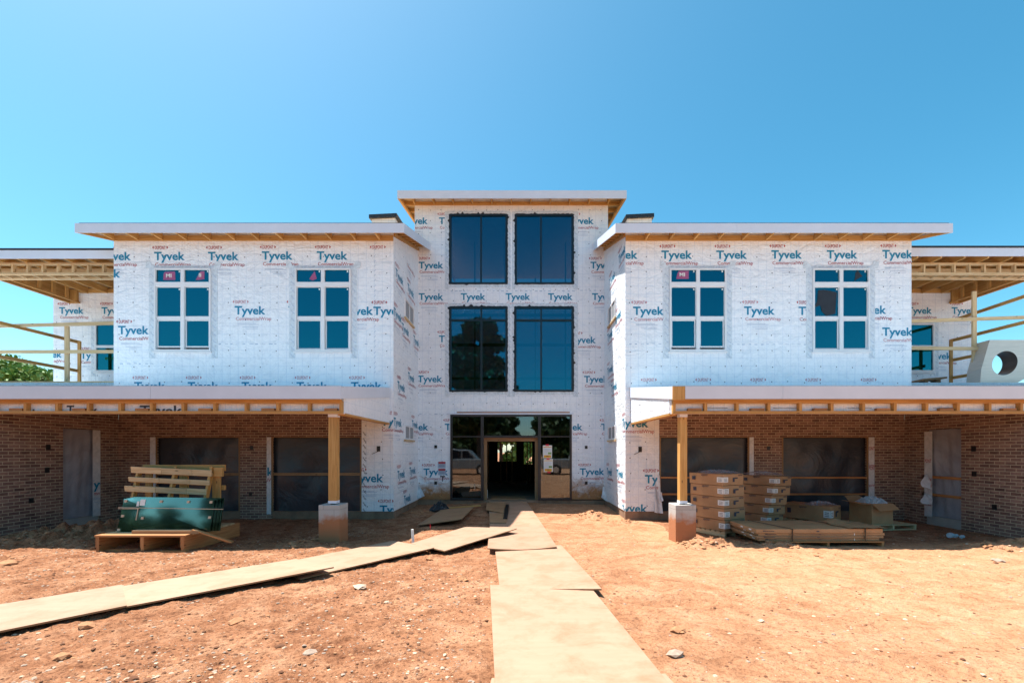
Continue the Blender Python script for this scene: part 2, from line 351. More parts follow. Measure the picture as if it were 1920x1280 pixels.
M['glass'] = glass('tinted_glass', (.03, .40, .52), (.10, .16, .18), .30)
M['glass_dark'] = glass('dark_tinted_glass', (.03, .36, .52), (.38, .42, .45), .23)
M['glass_door'] = glass('storefront_glass', (.85, .95, 1.0), (.35, .37, .38), .09)
M['glass_stack'] = glass('stacked_green_glass', (.32, .50, .48), (.16, .34, .33), .28, .06)
def leafm(name, a, b_):
    m, n, b = nodes(name); v = coords(n, 'Object'); n.links.new(ramp(n, noise(n, 1.2, 5, .7, v), [(.3, a), (.7, b_)]), b.inputs['Base Color']); b.inputs['Roughness'].default_value = .6
    b.inputs['Subsurface Weight'].default_value = 0
    return m
M['leaf'] = leafm('tree_leaves', (.09, .19, .03), (.20, .34, .07)); M['leaf_dark'] = leafm('dark_tree_leaves', (.018, .04, .010), (.05, .09, .02))
M['bark'] = plain('bark', (.10, .07, .05), .9, .3, 8, 40, .8)
M['asphalt'] = plain('asphalt', (.07, .068, .066), .9, .2, 3, 60, .4)
# ---------------------------------------------------------------- ground
def vnoise(x, y, s, seed):
    r = np.random.RandomState(seed).rand(256, 256); X = x*s+1000; Y = y*s+1000
    xi = np.floor(X).astype(int); yi = np.floor(Y).astype(int); fx = X-xi; fy = Y-yi; fx = fx*fx*(3-2*fx); fy = fy*fy*(3-2*fy)
    g = lambda a, b: r[a % 256, b % 256]
    return (g(xi, yi)*(1-fx)+g(xi+1, yi)*fx)*(1-fy)+(g(xi, yi+1)*(1-fx)+g(xi+1, yi+1)*fx)*fy - .5
MOUNDS = [(3.55, 8.18, .42, .13, 1), (2.95, 8.0, .3, .06, 1), (-7.9, 9.0, .9, .20, 1), (-9.0, 8.7, .9, .14, 1), (-6.9, 9.3, .45, .16, 1), (9.0, 8.05, .5, .12, 1), (8.2, 8.0, .4, .07, 1),
          (-3.9, 8.3, .5, .07, 1), (-8.2, 6.9, .35, .12, 1), (4.6, 8.05, .5, .06, 1), (1.9, 11.9, .5, .10, 1), (2.5, 11.0, .35, .08, 1), (-2.7, 12.3, .4, .08, 1), (-3.2, 7.6, .9, .04, 0)]
def base_h(x, y):
    x = np.asarray(x, float); y = np.asarray(y, float)
    h = np.interp(y, [-60, 3, 5.5, 7.5, 9, 11.5, 14, 40], [.05, .05, .05, .0, -.03, -.05, -.02, -.02])
    h = h + .10*np.exp(-((x+.2)/2.0)**2)*np.interp(y, [9, 13.5], [0, 1])
    return h + .05*vnoise(x, y, .35, 3)*(np.abs(y-6) < 60)
def full_h(x, y):
    h = base_h(x, y)
    rough = np.interp(x, [-2, 2], [1.0, .45])*np.interp(y, [8.5, 10], [1, .8])
    cl = vnoise(x, y, 3.2, 11)*.024 + vnoise(x, y, 8, 12)*.022 + vnoise(x, y, 17, 13)*.022 + vnoise(x, y, 31, 14)*.013
    h = h + cl*rough
    for k, (y0, sl_, c_) in enumerate(((4.7, .10, .012), (6.35, .13, .012), (3.6, -.05, -.01), (5.0, -.02, -.012), (7.2, -.22, .02))):
        d = y-(y0+sl_*x+c_*x*x); t_ = np.exp(-(d/.13)**2)-.55*np.exp(-((np.abs(d)-.24)/.07)**2)
        m_ = np.clip((x-.2)*1.5, 0, 1) if k < 4 else np.clip((-x-1.0)*1.5, 0, 1)
        h = h - .016*m_*t_*(1+.8*np.sin(x*42+d*30))*np.clip(.5+2.2*vnoise(x, y, .6, 40+k), 0, 1)
    for mx, my, r, a, l in MOUNDS:
        e = np.exp(-(((x-mx)/r)**2+((y-my)/(r*.7))**2)); h = h + a*e*(1+(vnoise(x, y, 5, 21)+vnoise(x, y, 12, 22))*1.1*l)
    return h
def gh(x, y): return float(base_h(x, y))
xs = np.unique(np.concatenate([np.linspace(-400, -60, 10), np.linspace(-60, -15, 30), np.linspace(-15, 15, 1000), np.linspace(15, 60, 30), np.linspace(60, 400, 10)]))
ys = np.unique(np.concatenate([np.linspace(-400, -20, 14), np.linspace(-20, 2.6, 40), np.linspace(2.6, 9.5, 400), np.linspace(9.5, 14.6, 120), np.linspace(14.6, 60, 40), np.linspace(60, 400, 10)]))
XX, YY = np.meshgrid(xs, ys); ZZ = full_h(XX, YY)
far = (np.abs(XX) > 20) | (YY < -20) | (YY > 40); ZZ = np.where(far, ZZ*.2, ZZ)
gm = bpy.data.meshes.new('ground'); nx, ny = len(xs), len(ys)
co = np.stack([XX, YY, ZZ], -1).reshape(-1, 3); idx = np.arange(nx*ny).reshape(ny, nx)
quads = np.stack([idx[:-1, :-1], idx[:-1, 1:], idx[1:, 1:], idx[1:, :-1]], -1).reshape(-1, 4)
gm.vertices.add(len(co)); gm.vertices.foreach_set('co', co.ravel()); gm.loops.add(len(quads)*4); gm.loops.foreach_set('vertex_index', quads.ravel())
gm.polygons.add(len(quads)); gm.polygons.foreach_set('loop_start', np.arange(len(quads))*4); gm.polygons.foreach_set('loop_total', np.full(len(quads), 4))
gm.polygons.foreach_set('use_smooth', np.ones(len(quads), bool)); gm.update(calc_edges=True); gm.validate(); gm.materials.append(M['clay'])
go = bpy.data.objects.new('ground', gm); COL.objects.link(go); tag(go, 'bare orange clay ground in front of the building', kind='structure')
# ---------------------------------------------------------------- text geometry
_tx = {}
def text_polys(body, width, bold=.0, height=None):
    k = (body, bold)
    if k not in _tx:
        c = bpy.data.curves.new('t', 'FONT'); c.body = body; c.offset = bold; c.resolution_u = 3 if len(body) < 8 else 2
        o = bpy.data.objects.new('t', c); COL.objects.link(o); bpy.context.view_layer.update()
        me = bpy.data.meshes.new_from_object(o.evaluated_get(bpy.context.evaluated_depsgraph_get()))
        v = [(p.co.x, p.co.y) for p in me.vertices]; ps = [[v[i] for i in p.vertices] for p in me.polygons]
        x0 = min(a for a, _ in v); x1 = max(a for a, _ in v)
        _tx[k] = ([[((a-x0)/(x1-x0), b/(x1-x0)) for a, b in p] for p in ps], max(b for _, b in v)/(x1-x0))
        bpy.data.objects.remove(o); bpy.data.curves.remove(c); bpy.data.meshes.remove(me)
    ps, hr = _tx[k]; sy = width if height is None else height/hr
    return [[(a*width, b*sy) for a, b in p] for p in ps]
def clip(poly, rect):
    x0, x1, y0, y1 = rect
    for ax, lim, sg in ((0, x0, 1), (0, x1, -1), (1, y0, 1), (1, y1, -1)):
        out = []; n = len(poly)
        for i in range(n):
            p = poly[i]; q = poly[(i+1) % n]; ip = (p[ax]-lim)*sg >= 0; iq = (q[ax]-lim)*sg >= 0
            if ip: out.append(p)
            if ip != iq:
                t = (lim-p[ax])/(q[ax]-p[ax]); out.append((p[0]+(q[0]-p[0])*t, p[1]+(q[1]-p[1])*t))
        poly = out
        if len(poly) < 3: return None
    return poly
class Plane2:
    """a wall face: u,v in metres -> 3D point; a = (origin, u axis, normal)"""
    def __init__(s, org, ux, nrm, rect): s.o = Vector(org); s.u = Vector(ux); s.n = Vector(nrm); s.r = rect; s.mb = MB(); s.holes = []
    def P(s, u, v, d=.004): return s.o + s.u*u + Vector((0, 0, v)) + s.n*d
    def poly(s, p, m, d=.004, c=True):
        if c: p = clip(p, s.r)
        if not p or len(p) < 3: return
        ps = [p]
        for x0, x1, y0, y1 in s.holes:
            nx_ = []
            for q in ps:
                if max(a for a, _ in q) <= x0 or min(a for a, _ in q) >= x1 or max(b for _, b in q) <= y0 or min(b for _, b in q) >= y1: nx_.append(q); continue
                for r in ((-99, x0, -99, 99), (x1, 99, -99, 99), (x0, x1, -99, y0), (x0, x1, y1, 99)):
                    c_ = clip(q, r)
                    if c_ and len(c_) > 2: nx_.append(c_)
            ps = nx_
        for q in ps: s.mb.face([s.P(a, b, d) for a, b in q], m)
    def rect(s, u0, u1, v0, v1, m, d=.004): s.poly([(u0, v0), (u1, v0), (u1, v1), (u0, v1)], m, d)
    def text(s, t, u, v, w_, m, bold=0, h=None, rot=0, d=.004):
        ca, sa = math.cos(rot), math.sin(rot)
        for p in text_polys(t, w_, bold, h):
            s.poly([(u+a*ca-b*sa, v+a*sa+b*ca) for a, b in p], m, d)
    def logo(s, u, v, parts='dtcf', k=1.0, faint=False):
        # teal wordmark with a red name above and a red line below; u,v = left end of its baseline
        if 't' in parts: s.text('Tyvek', u, v, .78*k, 0, .026, .205*k)
        if 'd' in parts:
            m = 2 if faint else 1
            s.text('DUPONT', u+.02*k, v+.27*k, .27*k, m, .012, .085*k)
            for sg, x in ((-1, u-.01*k), (1, u+.32*k)):
                s.poly([(x, v+.275*k), (x, v+.355*k), (x+sg*.04*k, v+.315*k)][::sg], m)
        if 'c' in parts: s.text('CommercialWrap', u+.03*k, v-.155*k, .90*k, 2 if faint else 1, .006, .085*k)
        if 'f' in parts:
            for a, b, c in ((.07, .55, -.24), (.07, .62, -.265), (.20, .60, -.33), (.28, .60, -.37)):
                s.rect(u+a*k, u+b*k, v+c*k, v+(c+.010)*k, 3, .0035)
    def caps(s, du=.40, dv=.40, jit=.03, u0=None, v0=None):
        r = random.Random(hash((round(s.o.x, 2), round(s.o.y, 2))) & 0xffff)
        v = s.r[2]+.14
        while v < s.r[3]:
            u = s.r[0]+.12
            while u < s.r[1]:
                a = u+r.uniform(-jit, jit); b = v+r.uniform(-jit, jit)
                if r.random() < .88:
                    s.poly([(a+.014*math.cos(t), b+.014*math.sin(t)) for t in [i*math.pi/3 for i in range(6)]], 4, .005)
                u += du
            v += dv
    def done(s, name, parent, **k):
        if s.mb.f: return build(name, s.mb, [M['teal'], M['red'], M['pink'], M['fine'], M['cap'], M['ink']], parent, **k)
# ---------------------------------------------------------------- wall with holes
def wall(mb, axis, at, th, u0, u1, z0, z1, holes=(), m=0):
    """axis 'y': wall in XZ, front face at Y=at, thickness away (+Y). axis 'x': wall in YZ, face at X=at, thickness th (signed)."""
    us = sorted({u0, u1, *[max(u0, min(u1, h[i])) for h in holes for i in (0, 1)]}); zs = sorted({z0, z1, *[max(z0, min(z1, h[i])) for h in holes for i in (2, 3)]})
    def solid(i, j):
        if i < 0 or j < 0 or i >= len(us)-1 or j >= len(zs)-1: return False
        a = (us[i]+us[i+1])/2; b = (zs[j]+zs[j+1])/2
        return not any(h[0] < a < h[1] and h[2] < b < h[3] for h in holes)
    def P(u, d, z): return (u, at+d, z) if axis == 'y' else (at+d, u, z)
    for i in range(len(us)-1):
        for j in range(len(zs)-1):
            if not solid(i, j): continue
            a, b, c, d = us[i], us[i+1], zs[j], zs[j+1]
            mb.face([P(a, 0, c), P(b, 0, c), P(b, 0, d), P(a, 0, d)], m); mb.face([P(a, th, d), P(b, th, d), P(b, th, c), P(a, th, c)], m)
            if not solid(i-1, j): mb.face([P(a, 0, c), P(a, 0, d), P(a, th, d), P(a, th, c)], m)
            if not solid(i+1, j): mb.face([P(b, 0, c), P(b, th, c), P(b, th, d), P(b, 0, d)], m)
            if not solid(i, j-1): mb.face([P(a, 0, c), P(a, th, c), P(b, th, c), P(b, 0, c)], m)
            if not solid(i, j+1): mb.face([P(a, 0, d), P(b, 0, d), P(b, th, d), P(a, th, d)], m)
YF, YC = 11.53, 14.40
LX, RX = -3.18, 2.70            # inner side walls of the wings
LO, RO = -10.27, 9.95           # outer ends of the wings
B = empty('building', (0, YC, 0), label='two storey building under construction wrapped in white housewrap with brick porches', cat='building')
# ---------------------------------------------------------------- windows
WIN = {}
def frame_rect(mb, x0, x1, z0, z1, y0, y1, t, tb=None, m=0):
    tb = t if tb is None else tb
    mb.box(x0, x0+t, y0, y1, z0, z1, m); mb.box(x1-t, x1, y0, y1, z0, z1, m)
    mb.box(x0+t, x1-t, y0+.001, y1, z1-t, z1, m); mb.box(x0+t, x1-t, y0+.001, y1, z0, z0+tb, m)
def wing_window(px0, px1, stickers, open_, lab):
    s = YF/F; x0, x1 = PX(px0, YF), PX(px1, YF); z0, z1 = PZ(659, YF), PZ(503.5, YF); mb = MB(); t = .040
    y0, y1 = YF-.045, YF+.06; xm = (x0+x1)/2
    frame_rect(mb, x0, x1, z0, z1, y0, y1, t, .05)
    mb.box(x0-.03, x1+.03, y0-.015, YF-.004, z0-.03, z0)
    zt0, zt1 = PZ(538, YF), PZ(529.5, YF); mb.box(x0+t, x1-t, y0+.002, y1, zt0, zt1)
    mb.box(xm-.045, xm+.045, y0+.003, y1, z0+.05, zt0); mb.box(xm-.045, xm+.045, y0+.003, y1, zt1, z1-t)
    wn = build('window', mb, M['white'], B, bevel=.004, label=lab)
    zr0, zr1 = PZ(599.5, YF), PZ(593, YF); up = .055 if open_ else 0
    for a, b in ((x0+t, xm-.045), (xm+.045, x1-t)):
        pm = MB(); pm.box(a+.002, b-.002, YF+.0, YF+.012, zt1, z1-t); build('pane', pm, M['glass'], wn)
        sm = MB(); frame_rect(sm, a+.002, b-.002, zr0, zt0-.002, YF-.012, YF+.028, .013, zr1-zr0); us = build('sash', sm, M['white'], wn)
        pm = MB(); pm.box(a+.0145, b-.0145, YF+.004, YF+.016, zr1, zt0-.0145); build('pane', pm, M['glass'], wn)
        sm = MB(); frame_rect(sm, a+.012, b-.012, z0+.05+up, zr0-.003, YF+.004, YF+.044, .024, .036); build('sash', sm, M['white'], wn)
        pm = MB(); pm.box(a+.0355, b-.0355, YF+.018, YF+.03, z0+.086+up, zr0-.026); build('pane', pm, M['glass'], wn)
        for zz in (z1-t-.035, zt0-.06):
            lm = MB(); lm.box(b-.07, b-.035, YF-.004, YF-.0015, zz-.02, zz+.02); build('pane_sticker', lm, M['paper'], wn, label='small white square sticker')
    pl = Plane2((0, YF, 0), (1, 0, 0), (0, -1, 0), (x0-.2, x1+.2, z0-.2, z1+.25))
    fm = MB()      # flashing tape round the frame
    w1 = .155
    for a, b in ((x0-w1, x0-.002), (x1+.002, x1+w1)): fm.box(a, b, YF-.0075, YF-.0015, z0-.17, z1+.05)
    fm.box(x0-w1-.05, x1+w1+.05, YF-.0095, YF-.003, z1+.002, z1+.075)
    for sx, xx in ((-1, x0-w1+.02), (1, x1+w1-.02)):
        fm.prism([(xx-.10, YF-.0105, z1+.0), (xx+.09, YF-.0105, z1+.01), (xx+.07+sx*.05, YF-.0105, z1+.17), (xx-.05+sx*.04, YF-.0105, z1+.19)], (0, .004, 0))
    build('flashing_tape', fm, M['flash'], wn)
    for a, m_ in ((x0-w1+.035, -.6), (x1+.02, -.6)):
        zz = z0-.08
        while zz < z1:
            pl.text('Straight', a, zz, .13, 3 if a < 99 else 5, .01, .035, rot=-.75, d=.009); zz += .185
    xx = x0-.02
    while xx < x1: pl.text('Straight', xx, z1+.02, .13, 3, .01, .03, rot=.25, d=.0105); xx += .2
    pl.done('tape_print', wn)
    return wn, x0, x1, z0, z1, xm
wA = wing_window(291, 396.5, None, True, 'far left double window with one whole and one torn pink sticker, sashes slightly open')
wB = wing_window(554, 658.5, None, False, 'left wing double window with a torn pink sticker in its top left pane')
wC = wing_window(1255, 1361, None, True, 'right wing double window with a whole pink sticker')
wD = wing_window(1523, 1629, None, False, 'far right double window with dark torn film remnants in its panes')
def sticker(wn, poly_px, mat, txt=None, name='sticker', y=YF-.003):
    mb = MB(); mb.prism([(PX(a, YF), y, PZ(b, YF)) for a, b in poly_px][::-1], (0, .0015, 0))
    s = build(name, mb, mat, wn)
    if txt:
        t, a, b, w_ = txt; pl = Plane2((0, y, 0), (1, 0, 0), (0, -1, 0), (-99, 99, -99, 99))
        for p in text_polys(t, w_, .03, .09): pl.mb.face([pl.P(PX(a, YF)+u, PZ(b, YF)+v, .002) for u, v in p], 0)
        build('sticker_print', pl.mb, M['paper'], wn)
sticker(wA[0], [(307, 513), (309, 510), (328, 509), (329, 525), (306, 525)], M['sticker_pink'], ('MI', 311.5, 520, .14))
sticker(wA[0], [(376, 509), (383.5, 508.5), (383.5, 523.5), (373, 525), (367, 525)], M['sticker_pink'], ('II', 373, 519, .06))
sticker(wB[0], [(590, 508), (594, 523), (586, 526), (580, 523)], M['sticker_pink'])
sticker(wC[0], [(1273, 508), (1291.5, 508), (1291, 523), (1268, 523), (1270, 513)], M['sticker_pink'], ('MI', 1274, 518, .14))
for pts in ([(1534, 544), (1545, 543), (1569, 548), (1566, 588), (1550, 592), (1541, 584), (1538, 572), (1526, 577), (1532, 565)], [(1604, 511), (1608, 507), (1617, 518), (1611, 521), (1602, 527)]):
    sticker(wD[0], pts, plain('dark_film_%d' % len(pts), (.02, .028, .04), .8, .2, 6, 40, .3), name='torn_film')
def dark_window(px0, px1, py0, py1, vmull, hmull, lab, Y=YC, fr=3.4):
    x0, x1, z0, z1 = PX(px0, Y), PX(px1, Y), PZ(py1, Y), PZ(py0, Y); mb = MB(); t = fr*Y/F; y0, y1 = Y-.03, Y+.07
    frame_rect(mb, x0, x1, z0, z1, y0, y1, t)
    xm = PX(vmull, Y); h = .03; rows = [(z0+t, z1-t)]
    if hmull: zh = PZ(hmull, Y); mb.box(x0+t, x1-t, y0+.002, y1, zh-h, zh+h); rows = [(z0+t, zh-h), (zh+h, z1-t)]
    for a, b in rows: mb.box(xm-h*.85, xm+h*.85, y0+.004, y1, a, b)
    wn = build('window', mb, M['black'], B, label=lab)
    for a, b in rows:
        for c, d in ((x0+t, xm-h*.85), (xm+h*.85, x1-t)):
            pm = MB(); pm.box(c, d, Y+.01, Y+.022, a, b); build('pane', pm, M['glass_dark'], wn)
    r = random.Random(int(px0*3+py0)); mm = MB()      # smeared black mastic round the frame
    def strip(p, q, nrm):
        p = Vector(p); q = Vector(q); n = int((q-p).length/.05)
        prev = None
        for i in range(n+1):
            a = p.lerp(q, i/n); wd = .018+.022*r.random()+(.05 if r.random() < .05 else 0); b = a+Vector(nrm)*wd
            if prev: mm.prism([prev[0], a, b, prev[1]], (0, .004, 0))
            prev = (a, b)
    yy = Y-.0145
    strip((x0+.01, yy, z1-.01), (x1-.01, yy, z1-.01), (0, 0, 1)); strip((x0+.01, yy, z0), (x0+.01, yy, z1), (-1, 0, 0)); strip((x1-.01, yy, z0), (x1-.01, yy, z1), (1, 0, 0)); strip((x0, yy-.001, z0+.01), (x1, yy-.001, z0+.01), (0, 0, -.5))
    build('sealant', mm, M['mastic'], wn)
    fm = MB(); pl = Plane2((0, Y, 0), (1, 0, 0), (0, -1, 0), (x0-.3, x1+.3, z0-.3, z1+.3))
    for a, b in ((x0-.15, x0), (x1, x1+.15)): 
        if px0 > 960 and a < x0: a = x0-.105
        if px0 < 960 and a >= x1: b = x1+.105
        fm.box(a, b, Y-.008, Y-.002, z0-.16, z1+.10)
        zz = z0-.05
        while zz < z1+.03: pl.text('Straight', a+.015, zz+.08, .13, 3, .01, .035, rot=-.8, d=.0095); zz += .18
    fm.box(x0, x1, Y-.0095, Y-.0035, z1, z1+.11); fm.box(x0, x1, Y-.0095, Y-.0035, z0-.10, z0)
    xx = x0+.05
    while xx < x1-.1: pl.text('Straight', xx, z1+.055, .13, 3, .01, .03, rot=.3, d=.011); xx += .19
    build('flashing_tape', fm, M['flash'], wn); pl.done('tape_print', wn); return (x0+.01, x1-.01, z0+.01, z1-.01)
H1 = dark_window(843, 951, 402, 533, 902, None, 'upper left black framed window in the tall centre')
H2 = dark_window(966, 1075, 402, 533, 1014.3, None, 'upper right black framed window in the tall centre')
H3 = dark_window(843, 951, 575, 734, 902.5, 600.5, 'lower left black framed window above the entrance, reflecting a tree')
H4 = dark_window(965, 1075, 575, 734, 1014.7, 600.5, 'lower right black framed window above the entrance')
# entrance storefront
ex0, ex1, ez0, ez1 = PX(844.5, YC), PX(1072, YC), .14, PZ(777, YC)
mb = MB(); y0, y1 = YC-.03, YC+.10; t = .06
mb.box(ex0, ex0+t, y0, y1, ez0, ez1); mb.box(ex1-t, ex1, y0, y1, ez0, ez1); mb.box(ex0+t, ex1-t, y0+.002, y1, ez1-t, ez1)
mA, mB_ = PX(904.2, YC), PX(1011.6, YC); zt = PZ(818.5, YC)
for m_ in (mA, mB_): mb.box(m_-.045, m_+.045, y0+.003, y1, ez0, ez1-t)
mb.box(mA+.045, mB_-.045, y0+.005, y1, zt-.03, zt+.04)
for a, b in ((ex0+t, mA-.045), (mB_+.045, ex1-t)):
    mb.box(a, b, y0+.005, y1, ez0, ez0+.07); mb.box(a, b, y0+.006, y1-.02, zt-.01, zt+.025)
ent = build('entrance_frame', mb, M['bronze'], B)
for a, b, c, d in ((ex0+t, mA-.045, ez0+.07, zt-.01), (ex0+t, mA-.045, zt+.025, ez1-t), (mA+.045, mB_-.045, zt+.04, ez1-t), (mB_+.045, ex1-t, ez0+.07, zt-.01), (mB_+.045, ex1-t, zt+.025, ez1-t)):
    pm = MB(); pm.box(a, b, YC+.02, YC+.032, c, d); build('pane', pm, M['glass_door'], ent)
mb = MB(); mb.box(mA+.045, mA+.14, YC+.12, YC+.30, ez0, zt-.03, grain='z'); mb.box(mB_-.14, mB_-.045, YC+.12, YC+.30, ez0, zt-.03, grain='z'); mb.box(mA+.14, mB_-.14, YC+.12, YC+.30, zt-.14, zt-.03, grain='x')
build('door_buck', mb, M['lumber_dark'], ent)
mb = MB(); mb.box(ex0-.05, ex1+.05, YC-.05, YC-.008, ez1+.004, ez1+.045, grain='x'); mb.box(PX(857, YC), PX(1068, YC), YC-.055, YC-.012, ez1+.055, ez1+.085, m=1, grain='x')
build('header_flashing', mb, [M['fascia'], M['lumber_red']], ent)
# ---------------------------------------------------------------- centre block walls
mb = MB(); cx0, cx1 = PX(777.5, YC), PX(1140, YC); ctop = PZ(383, YC)
wall(mb, 'y', YC, .15, cx0, cx1, .17, ctop+.2, [H1, H2, H3, H4, (ex0, ex1, 0, ez1)])
mb.box(cx0, cx0+.15, YC+.152, 26, .17, 9.7); mb.box(cx1-.15, cx1, YC+.152, 26, .17, 9.7)
wall(mb, 'y', 26, .15, cx0+.151, cx1-.151, .17, 9.9, [(-1.3, .9, .9, 2.6)])
mb.box(cx0+.151, cx1-.151, YC+.152, 25.99, 3.3, 3.5)
build('centre_wall', mb, M['wrap_muddy'], B)
mb = MB(); mb.box(cx0, cx1, YC+.02, 26, -.2, .135); mb.box(cx0, ex0-.002, YC+.03, YC+.14, .136, .169); build('floor_slab', mb, M['found'], B)
for x in np.arange(cx0+.3, cx1-.2, .41):       # stud partitions and joists inside
    if mA < x < mB_: continue
    sm = MB(); sm.box(x, x+.04, 16.2, 16.29, .14, 3.29, grain='z'); build('stud', sm, M['lumber_dark'], B)
for k, x in enumerate(np.arange(cx0+.5, cx1-.2, 1.13)):
    sm = MB(); sm.box(x, x+.04, 17.0, 17.09, 3.5, 9.5 if k % 3 else 8.2, grain='z'); build('stud', sm, M['lumber_dark'], B)
for x in (-2.2, -1.5, -.90, -.62, -.36, .38, .52, 1.25, 1.9):
    sm = MB(); sm.box(x, x+.05, 22, 22.1, .14, 3.29, grain='z'); build('stud', sm, M['lumber_dark'], B)
sm = MB()
for z in (4.35, 5.6, 6.7): sm.box(cx0+.2, cx1-.2, 16.9, 16.99, z, z+.09, grain='x')
build('blocking', sm, M['lumber'], B)
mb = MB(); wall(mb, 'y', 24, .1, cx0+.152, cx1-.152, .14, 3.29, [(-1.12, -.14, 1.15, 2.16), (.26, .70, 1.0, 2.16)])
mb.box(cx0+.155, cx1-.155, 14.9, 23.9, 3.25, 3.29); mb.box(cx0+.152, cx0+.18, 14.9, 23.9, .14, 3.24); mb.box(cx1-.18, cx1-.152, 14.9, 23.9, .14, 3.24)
build('darkening_partition', mb, M['roofing'], B)  # partition with back openings plus near-black lining, added to darken the hall
# ---------------------------------------------------------------- wings
def wing(side):
    L = side < 0
    xi, xo = (LX, LO) if L else (RX, RO); x0, x1 = min(xi, xo), max(xi, xo)
    ws = (wA, wB) if L else (wC, wD)
    holes = [(w_[1]+.01, w_[2]-.01, w_[3]+.01, w_[4]-.01) for w_ in ws]
    mb = MB(); zb = 3.27
    wall(mb, 'y', YF, .15, x0, x1, zb, 7.28, holes)
    # inner side wall with its top following the roof pitch
    a = xi-.15 if L else xi
    mb.prism([(a, YF+.151, .17), (a, YC-.001, .17), (a, YC-.001, 7.15+.31*(YC-YF)), (a, YF+.151, 7.28)][::1], (.15, 0, 0))
    b = xo if L else xo-.15
    mb.prism([(b, YF+.151, 3.3), (b, 22, 3.3), (b, 22, 7.5), (b, YF+.151, 7.28)], (.15, 0, 0))
    mb.box(x0+.16, x1-.16, 21.8, 22, 3.3, 7.5); mb.box(x0+.16, x1-.16, YF+.16, 21.7, 3.3, 3.45)
    mb.box(x0+.16, x1-.16, YF+.16, 21.7, 7.0, 7.05)
    # lower wrapped pier beside the porch
    c0, c1 = (PX(678, YF), LX) if L else (RX, PX(1236, YF))
    mb.box(c0, c1, YF, YF+.15, .17, zb-.001)
    build('wing_wall', mb, M['wrap'], B)
    f = MB(); f.box(c0-.0, c1+(.0), YF+.02, YF+.14, -.25, .168); f.box(a+.02, a+.13, YF+.141, YC, -.25, .168)
    build('foundation', f, M['found'], B)
    # roof
    e0, e1 = (PX(140, 11.05), PX(758, 11.05)) if L else (PX(1154, 11.05), PX(1787, 11.05))
    YE = 11.05; sl = .31
    rm = MB(); zu = lambda y: 7.175+sl*(y-YE)
    def slab(xa, xb, ya, yb, za, zb_, th=.045): rm.hexa([(xa, ya, za), (xb, ya, za), (xb, yb, zb_), (xa, yb, zb_), (xa, ya, za+th), (xb, ya, za+th), (xb, yb, zb_+th), (xa, yb, zb_+th)])
    slab(e0+.02, e1-.02, YE+.021, YC-.01, zu(YE), zu(YC))
    if L: slab(e0+.02, cx0-.01, YC-.01, 17.5, zu(YC), zu(17.5)); slab(e0+.02, cx0-.01, 17.5, 24, zu(17.5), 7.2)
    else: slab(cx1+.01, e1-.02, YC-.01, 17.5, zu(YC), zu(17.5)); slab(cx1+.01, e1-.02, 17.5, 24, zu(17.5), 7.2)
    roof = build('wing_roof', rm, M['sheath'], B)
    fm = MB(); g = (e1-e0); brk = e0+g*(.11 if L else .36)
    fm.box(e0, brk-.002, YE, YE+.02, 7.0, 7.225); fm.box(brk+.002, e1, YE, YE+.02, 7.0, 7.225)
    build('fascia', fm, M['fascia'], roof)
    dm = MB(); dm.box(e0+.1, e1-.1, YE+.0, YE+.18, 7.2265, 7.236); build('drip_edge', dm, M['roofing'], roof)
    for xr, yend in ((e0, 17.5), (e1-.02, YC-.015)) if L else ((e0, YC-.015), (e1-.02, 17.5)):
        fm = MB(); d = yend-YE-.021; ya = YE+.021
        fm.prism([(xr, ya, 7.0), (xr, yend, 7.0+sl*d), (xr, yend, 7.225+sl*d), (xr, ya, 7.225)], (.02, 0, 0)); build('fascia', fm, M['fascia'], roof)
    n = int((x1-x0)/.61)+1; proto = None
    for i in range(n+1):
        x = (x0+.02+i*.61) if L else (x1-.06-i*.61)
        if x < x0 or x > x1-.03: continue
        if proto is None:
            r = MB(); r.prism([(x, YE+.022, 7.025), (x, YF-.045, 7.02), (x, YF-.045, zu(YF-.045)-.002), (x, YE+.022, zu(YE+.022)-.002)], (.04, 0, 0)); proto = build('rafter', r, M['lumber'], roof); px = x
        else: dup(proto, roof, proto.location+Vector((x-px, 0, 0)))
    lm = MB(); lm.box(x0, x1, YF-.042, YF-.002, 7.01, 7.14, grain='x'); build('ledger', lm, M['lumber'], roof)
    # lookouts under the sloping side overhangs
    for (xa, xb), ye in ((((xi, e1-.022) if L else (e0+.022, xi)), YC-.1), (((e0+.022, xo) if L else (xo, e1-.022)), 17.3)):
        y = YE+.1; proto2 = None
        r = MB(); r.box(xa, xb, y, y+.04, zu(y)-.10, zu(y)-.004, grain='x'); proto2 = build('lookout', r, M['lumber'], roof); yp = y; y += .41
        while y < ye: dup(proto2, roof, proto2.location+Vector((0, y-yp, sl*(y-yp)))); y += .41
        lx = xi if (xa == xi or xb == xi) else xo; sg = 1 if lx == xa else -1
        r = MB(); d = ye-YF
        xx = lx+(.003 if sg > 0 else -.043)
        r.prism([(xx, YF, zu(YF)-.20), (xx, ye, zu(ye)-.20), (xx, ye, zu(ye)-.11), (xx, YF, zu(YF)-.11)], (.04, 0, 0)); build('rake_board', r, M['lumber'], roof)
    # corner diagonal board at the outer end
    r = MB(); xo2 = e0+.03 if L else e1-.03
    r.bar((xo2, YE+.04, 7.045), (xo, YF-.02, 7.045), .04, .07); build('hip_board', r, M['lumber'], roof)
    # small roof curb
    k0, k1 = (PX(697, 13.5), PX(741, 13.5)) if L else (PX(1176, 13.5), PX(1222, 13.5))
    cm = MB(); cm.box(k0, k1, 13.5, 14.2, 7.9, 8.62, 0); cu = build('roof_curb', cm, M['wrap'], roof)
    cm = MB(); j = .06 if L else .05
